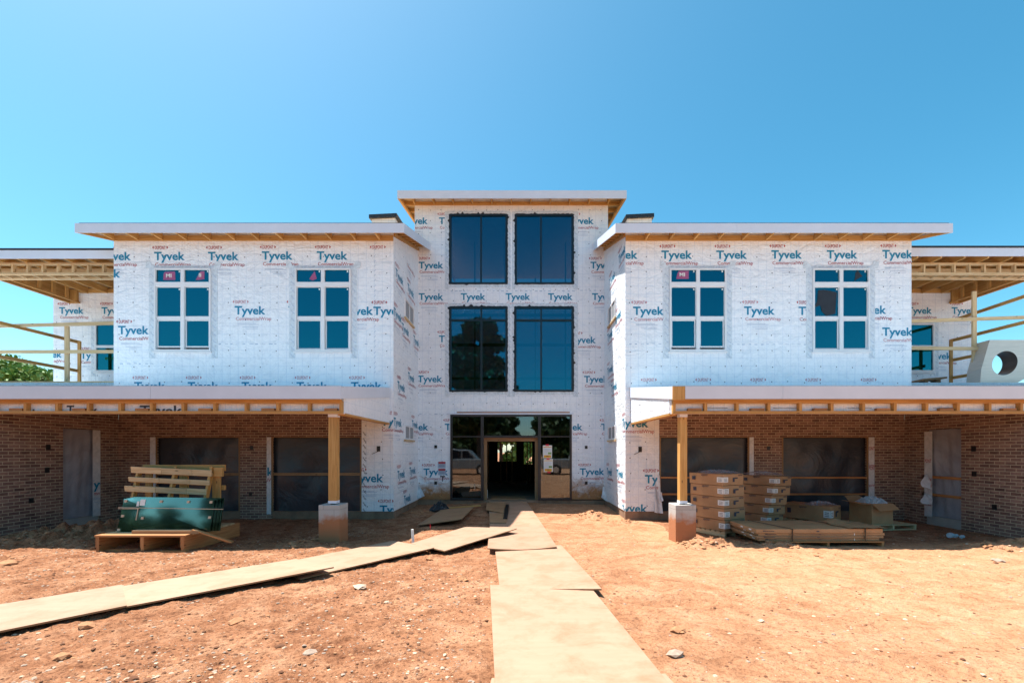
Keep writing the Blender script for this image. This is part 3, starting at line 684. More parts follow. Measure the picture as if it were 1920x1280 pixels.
    cm.prism([(k0-j, 13.42, 8.56), (k1+j, 13.42, 8.60), (k1+j*1.6, 14.3, 8.64), (k0-j, 14.3, 8.66)], (0, 0, .11)); build('curb_cap', cm, M['bag'], cu)
    return roof
roofL = wing(-1); roofR = wing(1)
# centre roof
YE = 13.92; e0, e1 = PX(745, YE), PX(1175, YE); fb, ft = PZ(372, YE), PZ(357, YE); sl = .165
rm = MB(); zu = lambda y: ft-.05+sl*(y-YE)
rm.hexa([(e0+.02, YE+.021, zu(YE)), (e1-.02, YE+.021, zu(YE)), (e1-.02, 26.4, zu(26.4)), (e0+.02, 26.4, zu(26.4)), (e0+.02, YE+.021, zu(YE)+.045), (e1-.02, YE+.021, zu(YE)+.045), (e1-.02, 26.4, zu(26.4)+.045), (e0+.02, 26.4, zu(26.4)+.045)])
rc = build('centre_roof', rm, M['sheath'], B)
fm = MB(); fm.box(e0, e1, YE, YE+.02, fb, ft); build('fascia', fm, M['fascia'], rc)
for xr in (e0, e1-.02):
    fm = MB(); d = 26.4-YE-.021; fm.prism([(xr, YE+.021, fb), (xr, 26.4, fb+sl*d), (xr, 26.4, ft+sl*d), (xr, YE+.021, ft)], (.02, 0, 0), 0); build('fascia', fm, M['lumber'], rc)
proto = None
for i in range(11):
    x = cx0+.0+i*.608
    if x > cx1: break
    if proto is None:
        r = MB(); r.prism([(x, YE+.022, fb+.02), (x, YC-.045, fb+.04), (x, YC-.045, zu(YC)-.012), (x, YE+.022, zu(YE)-.002)], (.04, 0, 0)); proto = build('rafter', r, M['lumber'], rc); px = x
    else: dup(proto, rc, proto.location+Vector((x-px, 0, 0)))
lm = MB(); lm.box(cx0, cx1, YC-.042, YC-.002, PZ(385.5, YC), PZ(379.5, YC), grain='x'); build('ledger', lm, M['lumber'], rc)
for xa, xb in ((e0+.022, cx0-.002), (cx1+.002, e1-.022)):
    y = YE+.12; r = MB(); r.box(xa, xb, y, y+.04, zu(y)-.13, zu(y)-.004, grain='x'); p2 = build('lookout', r, M['lumber'], rc); yp = y; y += .6
    while y < 20: dup(p2, rc, p2.location+Vector((0, y-yp, sl*(y-yp)))); y += .6
    r = MB(); xx = xa+.0 if xa < 0 else xb-.045
    r.prism([(xx, YE+.03, fb+.0), (xx, 22, fb+.0+sl*8.05), (xx, 22, fb+.10+sl*8.05), (xx, YE+.03, fb+.10)], (.04, 0, 0)); build('rake_board', r, M['lumber'], rc)
# ---------------------------------------------------------------- lower porches with brick walls
BX = (-10.15, 9.77)
def poly_sheet(name, P0, U, Wd, Ht, mat, amp=.02, lab=None):
    mb = MB(); P0 = Vector(P0); U = Vector(U); nrm = U.cross(Vector((0, 0, 1))); r = np.random.RandomState(int(abs(P0.x*100)) % 999)
    nu, nv = 22, 22; g = []
    ph = r.rand(6)*6
    for j in range(nv+1):
        row = []
        for i in range(nu+1):
            u = i/nu; v = j/nv
            d = amp*(math.sin(u*9+ph[0]+v*2)+.6*math.sin(u*23+ph[1]-v*5)+.5*math.sin(v*11+u*6+ph[2])+.8*math.sin((u-v)*8+ph[3]))*min(1, 6*min(u, 1-u, v+.05, 1-v+.02))
            row.append(P0+U*(u*Wd)+Vector((0, 0, v*Ht))+nrm*(d*.5))
        g.append(row)
    mb.sheet(g); return build(name, mb, mat, B, smooth=True, label=lab)
def porch(side):
    L = side < 0
    bx = BX[0] if L else BX[1]; xe = -3.25 if L else 2.81
    far_ = -19 if L else 19
    # brick back wall with two wide openings
    if L: ops = [(PX(291, YF), PX(450, YF)), (PX(509, YF), PX(677.5, YF))]; c = (bx, PX(677.5, YF)-.001)
    else: ops = [(PX(1236.5, YF), PX(1405, YF)), (PX(1466, YF), PX(1628, YF))]; c = (PX(1236.5, YF)+.001, bx)
    zt_ = PZ(820, YF); zb_ = .17
    mb = MB(); wall(mb, 'y', YF, .12, c[0], c[1], -.25, 3.25, [(a, b, -.3, zt_) for a, b in ops])
    bw = build('brick_wall', mb, M['brick'], B)
    fm = MB()
    for a, b in ops: fm.box(a+.002, b-.002, YF+.03, YF+.15, -.25, zb_)
    build('sill_wall', fm, M['found'], B)
    # brick side wall with a door opening, seen edge on
    dy0, dy1 = (10.13, 10.99) if L else (10.05, 10.92); dz0, dz1 = .16, 2.21
    mb = MB(); th = -.12 if L else .12
    wall(mb, 'x', bx, th, 8.42, YF-.001, -.25, 2.63, [(dy0, dy1, -.3, dz1)])
    build('brick_side_wall', mb, M['brick'], B)
    fm = MB(); fm.box(bx+(-.14 if L else .02), bx+(-.02 if L else .14), dy0+.002, dy1-.002, -.25, dz0-.005); build('door_threshold', fm, M['concrete'], B)
    mb = MB(); s = -1 if L else 1
    mb.box(bx+s*.13, bx+s*6, 8.42, 8.55, -.2, 2.6); mb.box(bx+s*.5, bx+s*6, 20, 20.2, -.2, 3.2); mb.box(bx+s*1.4, bx+s*1.5, 8.6, 20, -.2, 2.6)
    build('side_block_wall', mb, M['brick'], B)
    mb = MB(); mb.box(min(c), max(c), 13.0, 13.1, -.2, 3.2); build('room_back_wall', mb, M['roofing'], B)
    # plastic sheeting over the openings
    for a, b in ops: poly_sheet('plastic_sheet', (a+.01, YF+.10, zb_), (1, 0, 0), b-a-.02, zt_-zb_-.01, M['poly'], .03, lab='dark plastic sheet closing a wide porch opening')
    poly_sheet('plastic_sheet', (bx+s*.08, dy0+.005, dz0), (0, 1, 0) if not L else (0, 1, 0), dy1-dy0-.01, dz1-dz0-.01, M['poly_silver'], .02, lab='silvery plastic sheet closing the door opening in the brick side wall')
    # wrapped jamb strips and rails
    if L: js = [(PX(282, YF), PX(292, YF)), (PX(500.5, YF), PX(508.5, YF))]
    else: js = [(PX(1405, YF), PX(1413, YF)), (PX(1628.5, YF), PX(1639, YF))]
    def jamb(*q):
        jm = MB(); jm.box(*q); build('wrapped_jamb', jm, M['wrap_glossy'], B)
    for a, b in js: jamb(a, b, YF-.012, YF-.002, .10, zt_+.01)
    if L: jamb(bx+.002, bx+.012, 10.83, 11.02, .14, 2.20)
    else: jamb(bx-.012, bx-.002, 10.75, 10.95, .14, 2.16)
    if L:
        pj = Plane2((bx+.013, 0, 0), (0, 1, 0), (1, 0, 0), (10.84, 11.01, .2, 2.1)); pj.logo(10.66, .80, 'tcf'); pj.done('jamb_print', B)
        pj = Plane2((0, YF-.013, 0), (1, 0, 0), (0, -1, 0), (js[1][0], js[1][1], .2, 2.1)); pj.logo(js[1][0]-.60, 1.08, 'tcf'); pj.done('jamb_print', B)
    else:
        pj = Plane2((bx-.013, 0, 0), (0, -1, 0), (-1, 0, 0), (-10.94, -10.76, .2, 2.1)); pj.logo(-11.1, .55, 'dc'); pj.logo(-11.05, 1.15, 'dc'); pj.done('jamb_print', B)
        pj = Plane2((0, YF-.013, 0), (1, 0, 0), (0, -1, 0), (js[1][0], js[1][1], .2, 2.1)); pj.logo(js[1][0]-.12, .95, 'dc'); pj.logo(js[1][0]-.15, 1.45, 'dc'); pj.done('jamb_print', B)
    lm = MB()
    for a, b in ops: lm.box(a, a+.035, YF-.004, YF+.02, zb_, zt_-.002, grain='z'); lm.box(b-.035, b, YF-.004, YF+.02, zb_, zt_-.002, grain='z'); lm.box(a, b, YF-.006, YF+.02, zt_+.001, zt_+.02, grain='x')
    build('opening_frame', lm, M['lumber_dark'], B)
    if L:
        r = MB(); zr = PZ(888.5, YF)
        r.box(ops[1][0]+.04, ops[1][1]-.04, YF+.02, YF+.04, zr-.035, zr+.035, grain='x'); build('brace_rail', r, M['lumber_dark'], B)
        r = MB(); r.box(ops[0][0]+.04, ops[0][1]-.04, YF+.02, YF+.04, zr-.03, zr+.03, grain='x'); build('brace_rail', r, M['lumber_dark'], B)
    else:
        for a, b in ops:
            for py in (895, 926):
                r = MB(); z = PZ(py, YF); r.box(a+.036, b-.036, YF+.0, YF+.03, z-.022, z+.022, grain='x'); build('brace_rail', r, M['lumber_red'], B)
        for py in (895, 929):
            r = MB(); z = PZ(py, 10.5); r.box(bx-.0, bx+.03, dy0+.01, dy1+.12, z-.03, z+.03, grain='y'); build('brace_rail', r, M['lumber_red'], B)
    # roof slab, fascia, beam
    xa, xb = (far_, xe) if L else (xe, far_)
    rm = MB(); y0_, y1_ = 8.322, YF-.004; za, zb2 = 2.80, 3.225
    xa0, xb0 = (xa, xb-.022) if L else (xa+.022, xb)
    P8 = lambda y, yb, z, z2, t_: [(xa0, y, z), (xb0, y, z), (xb0, yb, z2), (xa0, yb, z2), (xa0, y, z+t_), (xb0, y, z+t_), (xb0, yb, z2+t_), (xa0, yb, z2+t_)]
    rm.hexa(P8(y0_, y1_, za, zb2, .05))
    rf = build('porch_roof', rm, M['sheath'], B)
    fz0, fz1 = PZ(747.5, 8.3), PZ(723.7, 8.3)
    rm = MB(); rm.hexa(P8(y0_, y1_, za+.052, zb2+.052, .006)); build('roof_membrane', rm, M['membrane'], rf)
    fm = MB()
    if L: brk = PX(282, 8.3); fm.box(xa, brk-.002, 8.3, 8.32, fz0, fz1); fm.box(brk+.002, xb, 8.3, 8.32, fz0, fz1)
    else: brk = PX(1468, 8.3); st = PX(1285, 8.3); fm.box(st, brk-.002, 8.3, 8.32, fz0, fz1); fm.box(brk+.002, xb, 8.3, 8.32, fz0, fz1)
    build('fascia', fm, M['fascia'], rf)
    fm = MB(); xs_ = xb-.02 if L else xa
    yst = 8.321 if L else 8.34; rise = .42
    fm.prism([(xs_, yst, fz0), (xs_, YF-.01, fz0+.40), (xs_, YF-.01, fz1+rise+.01), (xs_, yst, fz1)], (.02, 0, 0)); build('fascia', fm, M['fascia'], rf)
    dm = MB(); dm.box(xa, xb, 8.30, 8.45, fz1+.0015, fz1+.008); build('drip_edge', dm, M['filmblue'], rf)
    if not L:     # bare framing where the corner trim is missing
        r = MB(); r.box(PX(1262, 8.3), PX(1284.6, 8.3), 8.302, 8.335, fz0-.02, fz1-.005, grain='z'); build('corner_block', r, M['lumber'], rf)
    bz0, bz1 = PZ(775, 8.42), PZ(751, 8.42); bx0, bx1 = (xa, PX(641, 8.42)) if L else (PX(1262, 8.42), xb)
    bm_ = MB(); bm_.box(bx0, bx1, 8.42, 8.51, bz0, bz0+.05, grain='x'); bm_.box(bx0, bx1, 8.42, 8.51, bz1-.045, bz1, grain='x'); bm_.box(bx0, bx1, 8.34, 8.42, bz1+.001, bz1+.02, grain='x')
    beam = build('porch_beam', bm_, M['lumber'], B)
    lim = (-10.3 if L else bx0, bx1 if L else 10.1)
    bb = MB(); bb.box(bx0, bx1, 8.513, 8.56, bz0+.0, bz1+.15); build('beam_backing', bb, M['wrap'], beam)
    x = bx1-.05 if L else bx0+.0; proto = None; k = 0
    while lim[0]-.01 < x < lim[1]+.01:
        if proto is None: r = MB(); r.box(x, x+.05, 8.425, 8.51, bz0+.051, bz1-.046, grain='z'); proto = build('beam_stud', r, M['lumber'], beam); px = x
        else: dup(proto, beam, proto.location+Vector((x-px, 0, 0)))
        if k % 2 == 1:
            r = MB(); r.box(x+(.30 if L else -.30), x+(.54 if L else -.05), 8.44, 8.51, bz0+.051, bz0+.10, grain='x'); build('beam_block', r, M['lumber_red'], beam)
        x += -.585 if L else .585; k += 1
    pl = Plane2((0, 8.513, 0), (1, 0, 0), (0, -1, 0), (bx0, bx1, bz0+.05, bz1-.04))
    if L: pl.text('Tyvek', PX(124, 8.5), bz0-.03, .78*.74, 5, .018, .19); pl.text('Tyvek', PX(261, 8.5), bz0-.03, .8, 5, .018, .19); pl.text('vek', PX(30, 8.5), bz0-.08, .45, 5, .018, .17)
    else:
        for q in (1320, 1450, 1590, 1750): pl.rect(PX(q, 8.5), PX(q+45, 8.5), bz0+.11, bz0+.118, 5)
    pl.done('wrap_print', beam)
    # wrapped side beam running back to the wing
    sx0, sx1 = (xe-.16, xe-.022) if L else (xe+.022, xe+.16)
    sm = MB(); sm.prism([(sx0, 8.57, bz0+.02), (sx0, YF-.008, bz0+.02), (sx0, YF-.008, 3.18), (sx0, 8.57, 2.78)], (sx1-sx0, 0, 0)); sb = build('side_beam', sm, M['wrap'], B)
    r = MB(); r.box(sx0, sx1, 8.57, YF-.01, bz0-.02, bz0+.018, grain='y'); build('beam_bottom_plate', r, M['lumber'], sb)
    # post on its block pier
    pxc = (PX(615, 8.52), PX(630.5, 8.52)) if L else (PX(1275.5, 8.52), PX(1289, 8.52))
    pz = PZ(946.5, 8.44)
    r = MB(); r.box(pxc[0], pxc[1], 8.53, 8.68, pz+.03, bz0-.022, grain='z'); post = build('porch_post', r, M['lumber'], B, bevel=.004)
    r = MB(); r.box(pxc[0]-.004, pxc[1]+.004, 8.527, 8.683, bz0-.055, bz0-.001); r.box(pxc[0]-.003, pxc[1]+.003, 8.528, 8.682, pz+.02, pz+.07); r.box(pxc[0]+.03, pxc[1]-.03, 8.56, 8.65, pz, pz+.02, m=1); build('post_bracket', r, [M['fascia'], M['ebox']], post)
    q0, q1 = (PX(597, 8.45), PX(637, 8.45)) if L else (PX(1267, 8.45), PX(1305.5, 8.45))
    r = MB(); r.box(q0, q1, 8.45, 8.86, -.25, pz); build('block_pier', r, M['block'], B, bevel=.008)
    # junction boxes on the brick
    for px_, py_ in (((472, 839), (470, 926)) if L else ((1441, 840),)):
        r = MB(); x_ = PX(px_, YF); z_ = PZ(py_, YF); r.box(x_-.035, x_+.035, YF-.012, YF+.002, z_-.05, z_+.05); build('junction_box', r, M['ebox'], B)
    for px_, py_ in (((90, 838), (88, 881), (58, 938)) if L else ((1826, 841), (1827, 888), (1865, 950))):
        y_ = bx*F/(px_-CX); z_ = PZ(py_, y_); r = MB(); r.box(bx-.012, bx+.012, y_-.045, y_+.045, z_-.055, z_+.055); build('junction_box', r, M['ebox'], B)
    return rf
porch(-1); porch(1)
# ---------------------------------------------------------------- set-back balcony walls, decks, roofs
def balcony(side):
    L = side < 0; s = -1 if L else 1
    xo = LO if L else RO; xe = PX(100, YC) if L else PX(1822, YC)
    wx0, wx1 = (PX(179, YC), PX(226, YC)) if L else (PX(1698, YC), PX(1751, YC))
    wz0, wz1 = PZ(697, YC), PZ(606.5, YC); a, b = min(xo, xe), max(xo, xe)
    mb = MB(); wall(mb, 'y', YC, .15, a, b, 3.45, 6.80, [(wx0+.01, wx1-.01, wz0+.01, wz1-.01)])
    mb.box(xe if L else xe-.15, xe+.15 if L else xe, YC+.151, 21, 3.4, 6.8); mb.box(a+.2, b-.2, 21, 21.1, 3.4, 6.8)
    build('balcony_wall', mb, M['wrap'], B)
    mb = MB(); frame_rect(mb, wx0, wx1, wz0, wz1, YC-.04, YC+.05, .05); zm = PZ(650, YC); mb.box(wx0+.05, wx1-.05, YC-.038, YC+.05, zm-.04, zm+.04)
    mb.box(wx0-.02, wx1+.02, YC-.06, YC-.002, wz0-.05, wz0-.001)
    wn = build('window', mb, M['white'], B, label='balcony window behind the temporary rail')
    for c, d in ((wz0+.05, zm-.04), (zm+.04, wz1-.05)):
        r = MB(); r.box(wx0+.05, wx1-.05, YC+.0, YC+.012, c, d); build('pane', r, M['glass'], wn)
    fm = MB(); pl = Plane2((0, YC, 0), (1, 0, 0), (0, -1, 0), (a, b, 3.5, 6.4))
    q = (wx0-.14, wx0) if L else (wx1, wx1+.14); fm.box(q[0], q[1], YC-.008, YC-.002, wz0-.15, wz1+.05); fm.box(wx0-.12, wx1+.12, YC-.010, YC-.003, wz1+.001, wz1+.1)
    build('flashing_tape', fm, M['flash'], wn)
    zz = wz0-.1
    while zz < wz1: pl.text('Straight', q[0]+.02, zz+.08, .12, 3, .01, .035, rot=-.8, d=.0095); zz += .18
    pl.holes = [(wx0, wx1, wz0-.03, wz1+.1)]
    for px_, py_ in (((111, 588), (190.5, 588), (151, 672), (70, 670)) if L else ((1701, 588), (1784, 588), (1738, 673), (1655, 672))): pl.logo(PX(px_, YC), PZ(py_, YC))
    pl.caps(.42, .42); pl.done('wrap_print', B)
    # deck
    x0, x1 = (-17, LO-.001) if L else (RO+.001, 17)
    mb = MB(); mb.box(x0, x1, 11.93, YC-.001, 3.3, 3.48); build('balcony_deck', mb, M['membrane'], B)
    mb = MB(); mb.box(x0, x1, 11.60, 11.63, 3.20, PZ(717, 11.6)); mb.box(x0, x1, 11.631, 11.93, 3.40, PZ(717, 11.6)-.002); build('deck_edge', mb, M['filmblue'], B)
    if L: mb = MB(); mb.box(x0, x1, 11.64, 11.70, PZ(717, 11.64), PZ(714.5, 11.64), grain='x'); build('edge_plate', mb, M['lumber_pale'], B)
    # roof
    x0, x1 = (-14.75, LO-.002) if L else (RO+.002, 14.75)
    YR = 11.7; f0, f1 = PZ(484.5 if L else 480, YR), PZ(469 if L else 464.5, YR)
    rm = MB(); rm.box(x0, x1, YR+.022, 21.5, f1+.0, f1+.04); rf = build('balcony_roof', rm, M['sheath'], B)
    fm = MB(); fm.box(x0, x1, YR, YR+.02, f0, f1-.001); build('fascia', fm, M['fascia'], rf)
    fm = MB(); fm.box(x0, x1, YR-.012, YR+.02, f1, f1+.048); build('drip_edge', fm, M['roofing'], rf)
    bt, bb_ = PZ(492.5, 12.0), PZ(518.5, 12.0)+.06; bb_ = PZ(514, 12.0)-.0
    r = MB(); r.box(x0, x1, 12.0, 12.09, bt-.045, bt, grain='x'); r.box(x0, x1, 12.0, 12.09, bb_, bb_+.045, grain='x'); r.box(x0, x1, 12.33, 12.42, bb_, bb_+.045, grain='x'); r.box(x0, x1, 12.39, 12.42, bb_+.046, bt, grain='x')
    bm_ = build('balcony_beam', r, M['lumber_pale'], B)
    x = (xo-.33) if L else (xo+.33); proto = None
    while abs(x) < 14.2:
        if proto is None:
            r = MB(); r.box(x, x+.045, 12.003, 12.09, bb_+.046, bt-.046, grain='z'); r.box(x+.05, x+.09, 12.091, 12.329, bb_+.002, bb_+.04, grain='y'); proto = build('beam_stud', r, M['lumber_pale'], bm_); px = x
        else: dup(proto, bm_, proto.location+Vector((x-px, 0, 0)))
        x += s*.40
    # rafters over the balcony
    x = xo+s*.30; proto = None
    while abs(x) < 14.4:
        if proto is None: r = MB(); r.box(x, x+.04, YR+.022, YC-.05, bt+.003, f1-.002, grain='y'); proto = build('rafter', r, M['lumber'], rf); px = x
        else: dup(proto, rf, proto.location+Vector((x-px, 0, 0)))
        x += s*.61
    # side ladder beam running back to the wall
    sx = PX(150, YC)+.02 if L else PX(1780, YC)-.02; so_ = sx+s*.34; sx0, sx1 = min(sx, so_), max(sx, so_)
    sy0, sy1 = 12.43, YC-.01; st_ = PZ(541, YC)
    r = MB(); xi_ = (sx1-.045, sx1) if L else (sx0, sx0+.045); xo_ = (sx0, sx0+.045) if L else (sx1-.045, sx1)
    for q in (xi_, xo_): r.box(q[0], q[1], sy0, sy1, bb_, bb_+.045, grain='y')
    r.box(xi_[0], xi_[1], sy0, sy1, st_-.045, st_, grain='y'); xp = (xo_[0]+.01, xo_[0]+.03) if L else (xo_[0], xo_[0]+.02)
    r.box(xp[0], xp[1], sy0, sy1, bb_+.046, st_, grain='y'); r.box(sx0+.05, sx1-.05, sy1-.05, sy1, bb_, st_-.05, grain='z')
    sb = build('side_ladder_beam', r, M['lumber'], B)
    y = sy1-.45
    while y > sy0: 
        r = MB(); r.box(xi_[0]+.003, xi_[1]-.003, y, y+.09, bb_+.046, st_-.046, grain='z'); build('beam_stud', r, M['lumber'], sb); y -= .40
    r = MB(); zl = PZ(549.5, YC); r.box(min(xo, sx), max(xo, sx), YC-.06, YC-.003, zl, zl+.12, grain='x'); r.box(min(xo, sx), max(xo, sx), 13.2, 13.3, zl+.03, zl+.20, grain='x'); build('ledger', r, M['lumber'], rf)
    # temporary guard rail: its own thing
    g = empty('guard_rail', (s*12.2, 12.9, 3.48), label=('temporary lumber guard rail on the left balcony, with two cross rails' if L else 'temporary lumber guard rail on the right balcony, with one tall post beside the steel piece'), cat='guard rail', group='temporary guard rails on the balconies')
    def seg(name, p, q, w_=.04, h=.089, m=M['lumber_pale']): r = MB(); r.bar(p, q, w_, h); return build(name, r, m, g)
    Yr = 12.3
    if L:
        xa, xb = -15.0, LO-.004
        zz = lambda py: PZ(py, Yr)
        seg('rail', (xa, Yr, zz(613)), (xb, Yr, zz(604.5))); seg('rail', (xa, Yr, zz(659.5)), (xb, Yr, zz(659)))
        r = MB(); r.box(PX(121.5, 12.34), PX(129.5, 12.34), 12.325, 12.365, 3.485, zz(611), grain='z'); build('post', r, M['lumber_pale'], g)
        X2 = PX(146, 13.9); zt1 = PZ(641, 13.9); zt2 = PZ(695, 13.9)
        seg('rail', (X2, 13.95, zt1), (X2, 11.75, zt1), m=M['lumber']); seg('rail', (X2, 13.95, zt2), (X2, 11.75, zt2), m=M['lumber'])
        r = MB(); r.box(X2+.022, X2+.11, 13.86, 13.90, 3.485, zt1+.02, grain='z'); build('post', r, M['lumber'], g)
    else:
        xa, xb = RO+.004, 15.0; zz = lambda py: PZ(py, Yr)
        seg('rail', (xa, Yr, zz(603.5)), (xb, Yr, zz(592))); seg('rail', (xa, Yr, zz(652)), (xb, Yr, zz(655.5)))
        r = MB(); r.box(PX(1822.5, 12.35), PX(1830.5, 12.35), 12.33, 12.37, 3.485, zz(545), grain='z'); build('post', r, M['lumber_pale'], g)
        X2 = PX(1786, 13.9)
        for py in (596, 638, 675, 708):
            z = PZ(py, 13.9); ye = 11.75 if py < 650 else 12.9 if py < 700 else 13.3
            seg('rail', (X2+(0 if py > 600 else .25), 13.95, z), (X2+.02, ye, z), m=M['lumber'])
        r = MB(); r.box(X2-.11, X2-.022, 13.86, 13.90, 3.485, PZ(640, 13.9)+.05, grain='z'); build('post', r, M['lumber'], g)
balcony(-1); balcony(1)
# ---------------------------------------------------------------- prints on the wrapped walls
def front(px0, px1, z0, z1, Y, logos, name_=None, caps=(.40, .40), extra=None, holes=()):
    pl = Plane2((0, Y, 0), (1, 0, 0), (0, -1, 0), (PX(px0, Y)+.002, PX(px1, Y)-.002, z0, z1)); pl.holes = list(holes)
    for l in logos:
        px, py = l[0], l[1]; parts = l[2] if len(l) > 2 else 'dtcf'; pl.logo(PX(px, Y), PZ(py, Y), parts, faint=len(l) > 3)
    pl.caps(*caps)
    if extra: extra(pl)
    pl.done('wrap_print', B)
def seam(pl, u0, u1, v, m=3):
    u = u0; r = random.Random(int(v*100))
    while u < u1: pl.rect(u, u+.05+r.random()*.05, v+r.uniform(-.012, .012), v+r.uniform(.014, .02), m, .0032); u += .12+r.random()*.06
def vseam(pl, u, v0, v1):
    v = v0; r = random.Random(int(u*100))
    while v < v1: pl.poly([(u, v), (u+.05, v+.05), (u+.05, v+.065), (u, v+.015)], 3, .0032); v += .11+r.random()*.04
front(213, 738, 3.29, 7.0, YF, [(188, 487.5), (289, 487.5), (390, 487.5), (491, 486.5), (594, 486.5), (697, 486.5, 'd'),
      (168, 520, 't'), (221.5, 626), (440, 589, 'dtcf', 1), (541, 589), (642, 590), (700, 590, 'dt'),
      (252, 731, 'dt', 1), (352, 731, 'dt', 1), (453, 731, 'dt', 1), (556, 731, 'dt', 1), (658, 731, 'dt', 1)],
      extra=lambda p: (seam(p, PX(400, YF), PX(700, YF), PZ(645, YF)), vseam(p, PX(701, YF), PZ(700, YF), PZ(460, YF)), seam(p, PX(225, YF), PX(290, YF), PZ(682, YF))), holes=[(q[1]-.15, q[2]+.15, q[3], q[4]+.07) for q in (wA, wB)])
front(1173, 1709, 3.29, 7.0, YF, [(1138, 485), (1240, 485), (1343, 485), (1446, 484.5), (1550, 484.5), (1654, 484), 
      (1187, 590, 'dtcf', 1), (1290, 590), (1395, 589.5, 'dtcf', 1), (1497, 590), (1604, 588), (1654, 629, 'tcf', 1),
      (1205, 735, 'd', 1), (1307, 735, 'd', 1), (1410, 735, 'd', 1), (1513, 735, 'd', 1), (1617, 735, 'd', 1)],
      extra=lambda p: (seam(p, PX(1180, YF), PX(1240, YF), PZ(645, YF)), seam(p, PX(1370, YF), PX(1520, YF), PZ(646, YF)), vseam(p, PX(1667, YF), PZ(700, YF), PZ(460, YF)), vseam(p, PX(1690, YF), PZ(700, YF), PZ(640, YF))), holes=[(q[1]-.15, q[2]+.15, q[3], q[4]+.07) for q in (wC, wD)])
front(678, 738, .17, 3.25, YF, [(661, 903), (712, 962, 'dt'), (714, 797)], extra=lambda p: [p.text('Straight', PX(680, YF), PZ(y, YF), .12, 5, .01, .035, rot=-.9) for y in range(810, 960, 12)])
front(1173, 1236, .17, 3.25, YF, [(1158, 800, 'tcf'), (1209, 905, 'dtcf'), (1156, 960, 't')])
front(778, 1140, .17, 9.4, YC, [(756, 420), (823, 420), (1067, 420), (785, 503), (1107, 503), (785, 562, 'tcf'), (864, 562, 'tcf'), (948, 562, 'tcf'), (1027.5, 562, 'tcf'), (1110, 562, 'tcf'),
      (823, 641), (1071, 643), (783, 716), (1095, 716.5), (757, 806), (834, 806), (1046, 806), (1127, 806), (794, 890), (1087, 889.5)], caps=(.36, .36),
      extra=lambda p: (seam(p, PX(786, YC), PX(842, YC), PZ(545, YC)), seam(p, PX(1078, YC), PX(1134, YC), PZ(545, YC)), seam(p, PX(845, YC), PX(1075, YC), PZ(546, YC)), seam(p, PX(786, YC), PX(842, YC), PZ(776, YC))), holes=[(h[0]-.05, h[1]+.05, h[2]-.05, h[3]+.11) for h in (H1, H2, H3, H4)]+[(ex0-.03, ex1+.03, 0, ez1+.09)])
def sidewall(xw, nx, logos):
    ux = (0, 1, 0) if nx > 0 else (0, -1, 0)
    r = (YF+.01, YC-.01, .18, 7.1) if nx > 0 else (-YC+.01, -YF-.01, .18, 7.1)
    pl = Plane2((xw, 0, 0), ux, (nx, 0, 0), r)
    for px, py in logos:
        Y = xw*F/(px-CX); u = Y if nx > 0 else -Y
        pl.logo(u, PZ(py, Y))
    pl.caps(.42, .42); pl.done('wrap_print', B)
sidewall(LX, 1, [(741.5, 516), (763, 487), (764, 543), (738, 590), (753.5, 618), (775, 640), (765, 710), (745, 728), (738, 797), (745, 897), (767.5, 889), (757, 943), (772, 800)])
sidewall(RX, -1, [(1143, 537), (1141, 470), (1160, 495), (1153, 607), (1139, 640), (1139, 703), (1167, 800), (1138, 889), (1156.5, 893), (1167, 960), (1146, 735)])
# small two-light vents in the inner side walls
for xw, nx in ((LX, 1), (RX, -1)):
    for (z0, z1) in ((5.42, 5.95), (2.02, 2.42)):
        y0, y1 = (12.62, 13.65); mb = MB(); a = xw; b = xw+nx*.035; ym = (y0+y1)/2; t = .04
        for q in ((y0, y0+t, z0, z1), (y1-t, y1, z0, z1), (ym-t/2, ym+t/2, z0+t, z1-t), (y0+t, y1-t, z0, z0+t), (y0+t, y1-t, z1-t, z1)): mb.box(a, b, *q)
        vt = build('vent_window', mb, M['white'], B)
        mb = MB(); mb.box(a, xw+nx*.012, y0+t, y1-t, z0+t, z1-t); build('vent_mesh', mb, M['mesh'], vt)
        mb = MB(); mb.box(xw+nx*.002, xw+nx*.055, y0-.03, y1+.03, z0-.05, z0-.002, grain='y'); build('sill', mb, M['lumber_pale'], vt)
# junction boxes on the wrapped walls
for px_, py_, Y in ((710, 841, YF), (1200, 842, YF), (817, 837, YC), (817, 905, YC), (1099, 838, YC), (1099, 905, YC)):
    x_, z_ = PX(px_, Y), PZ(py_, Y); r = MB(); h = .085 if Y == YF else .06; r.box(x_-.042, x_+.042, Y-.02, Y+.002, z_-h*.8, z_+h*.8); jb = build('junction_box', r, M['ebox'], B)
    if Y == YF: r = MB(); r.cyl((x_, Y-.012, z_-.06), (x_-.16, Y-.03, z_-.13), .006, 6); build('wire_tail', r, M['ebox'], jb)
# warning stickers beside the entrance
pl = Plane2((0, YC, 0), (1, 0, 0), (0, -1, 0), (-99, 99, -99, 99)); x_ = PX(828, YC)
for py in (871, 884):
    z_ = PZ(py, YC); pl.rect(x_-.12, x_+.13, z_-.10, z_+.10, 3, .006); pl.rect(x_-.10, x_+.12, z_+.03, z_+.10, 1, .008)
    for k in range(3): pl.rect(x_-.08, x_+.1, z_-.06+k*.03, z_-.052+k*.03, 5, .008)
pl.rect(x_-.05, x_+.11, PZ(894, YC), PZ(891.5, YC), 5, .008); pl.rect(x_+.02, x_+.05, PZ(902, YC), PZ(894, YC), 5, .008)
pl.done('warning_label', B, label='small warning labels with red headings stuck on the wrap left of the entrance')
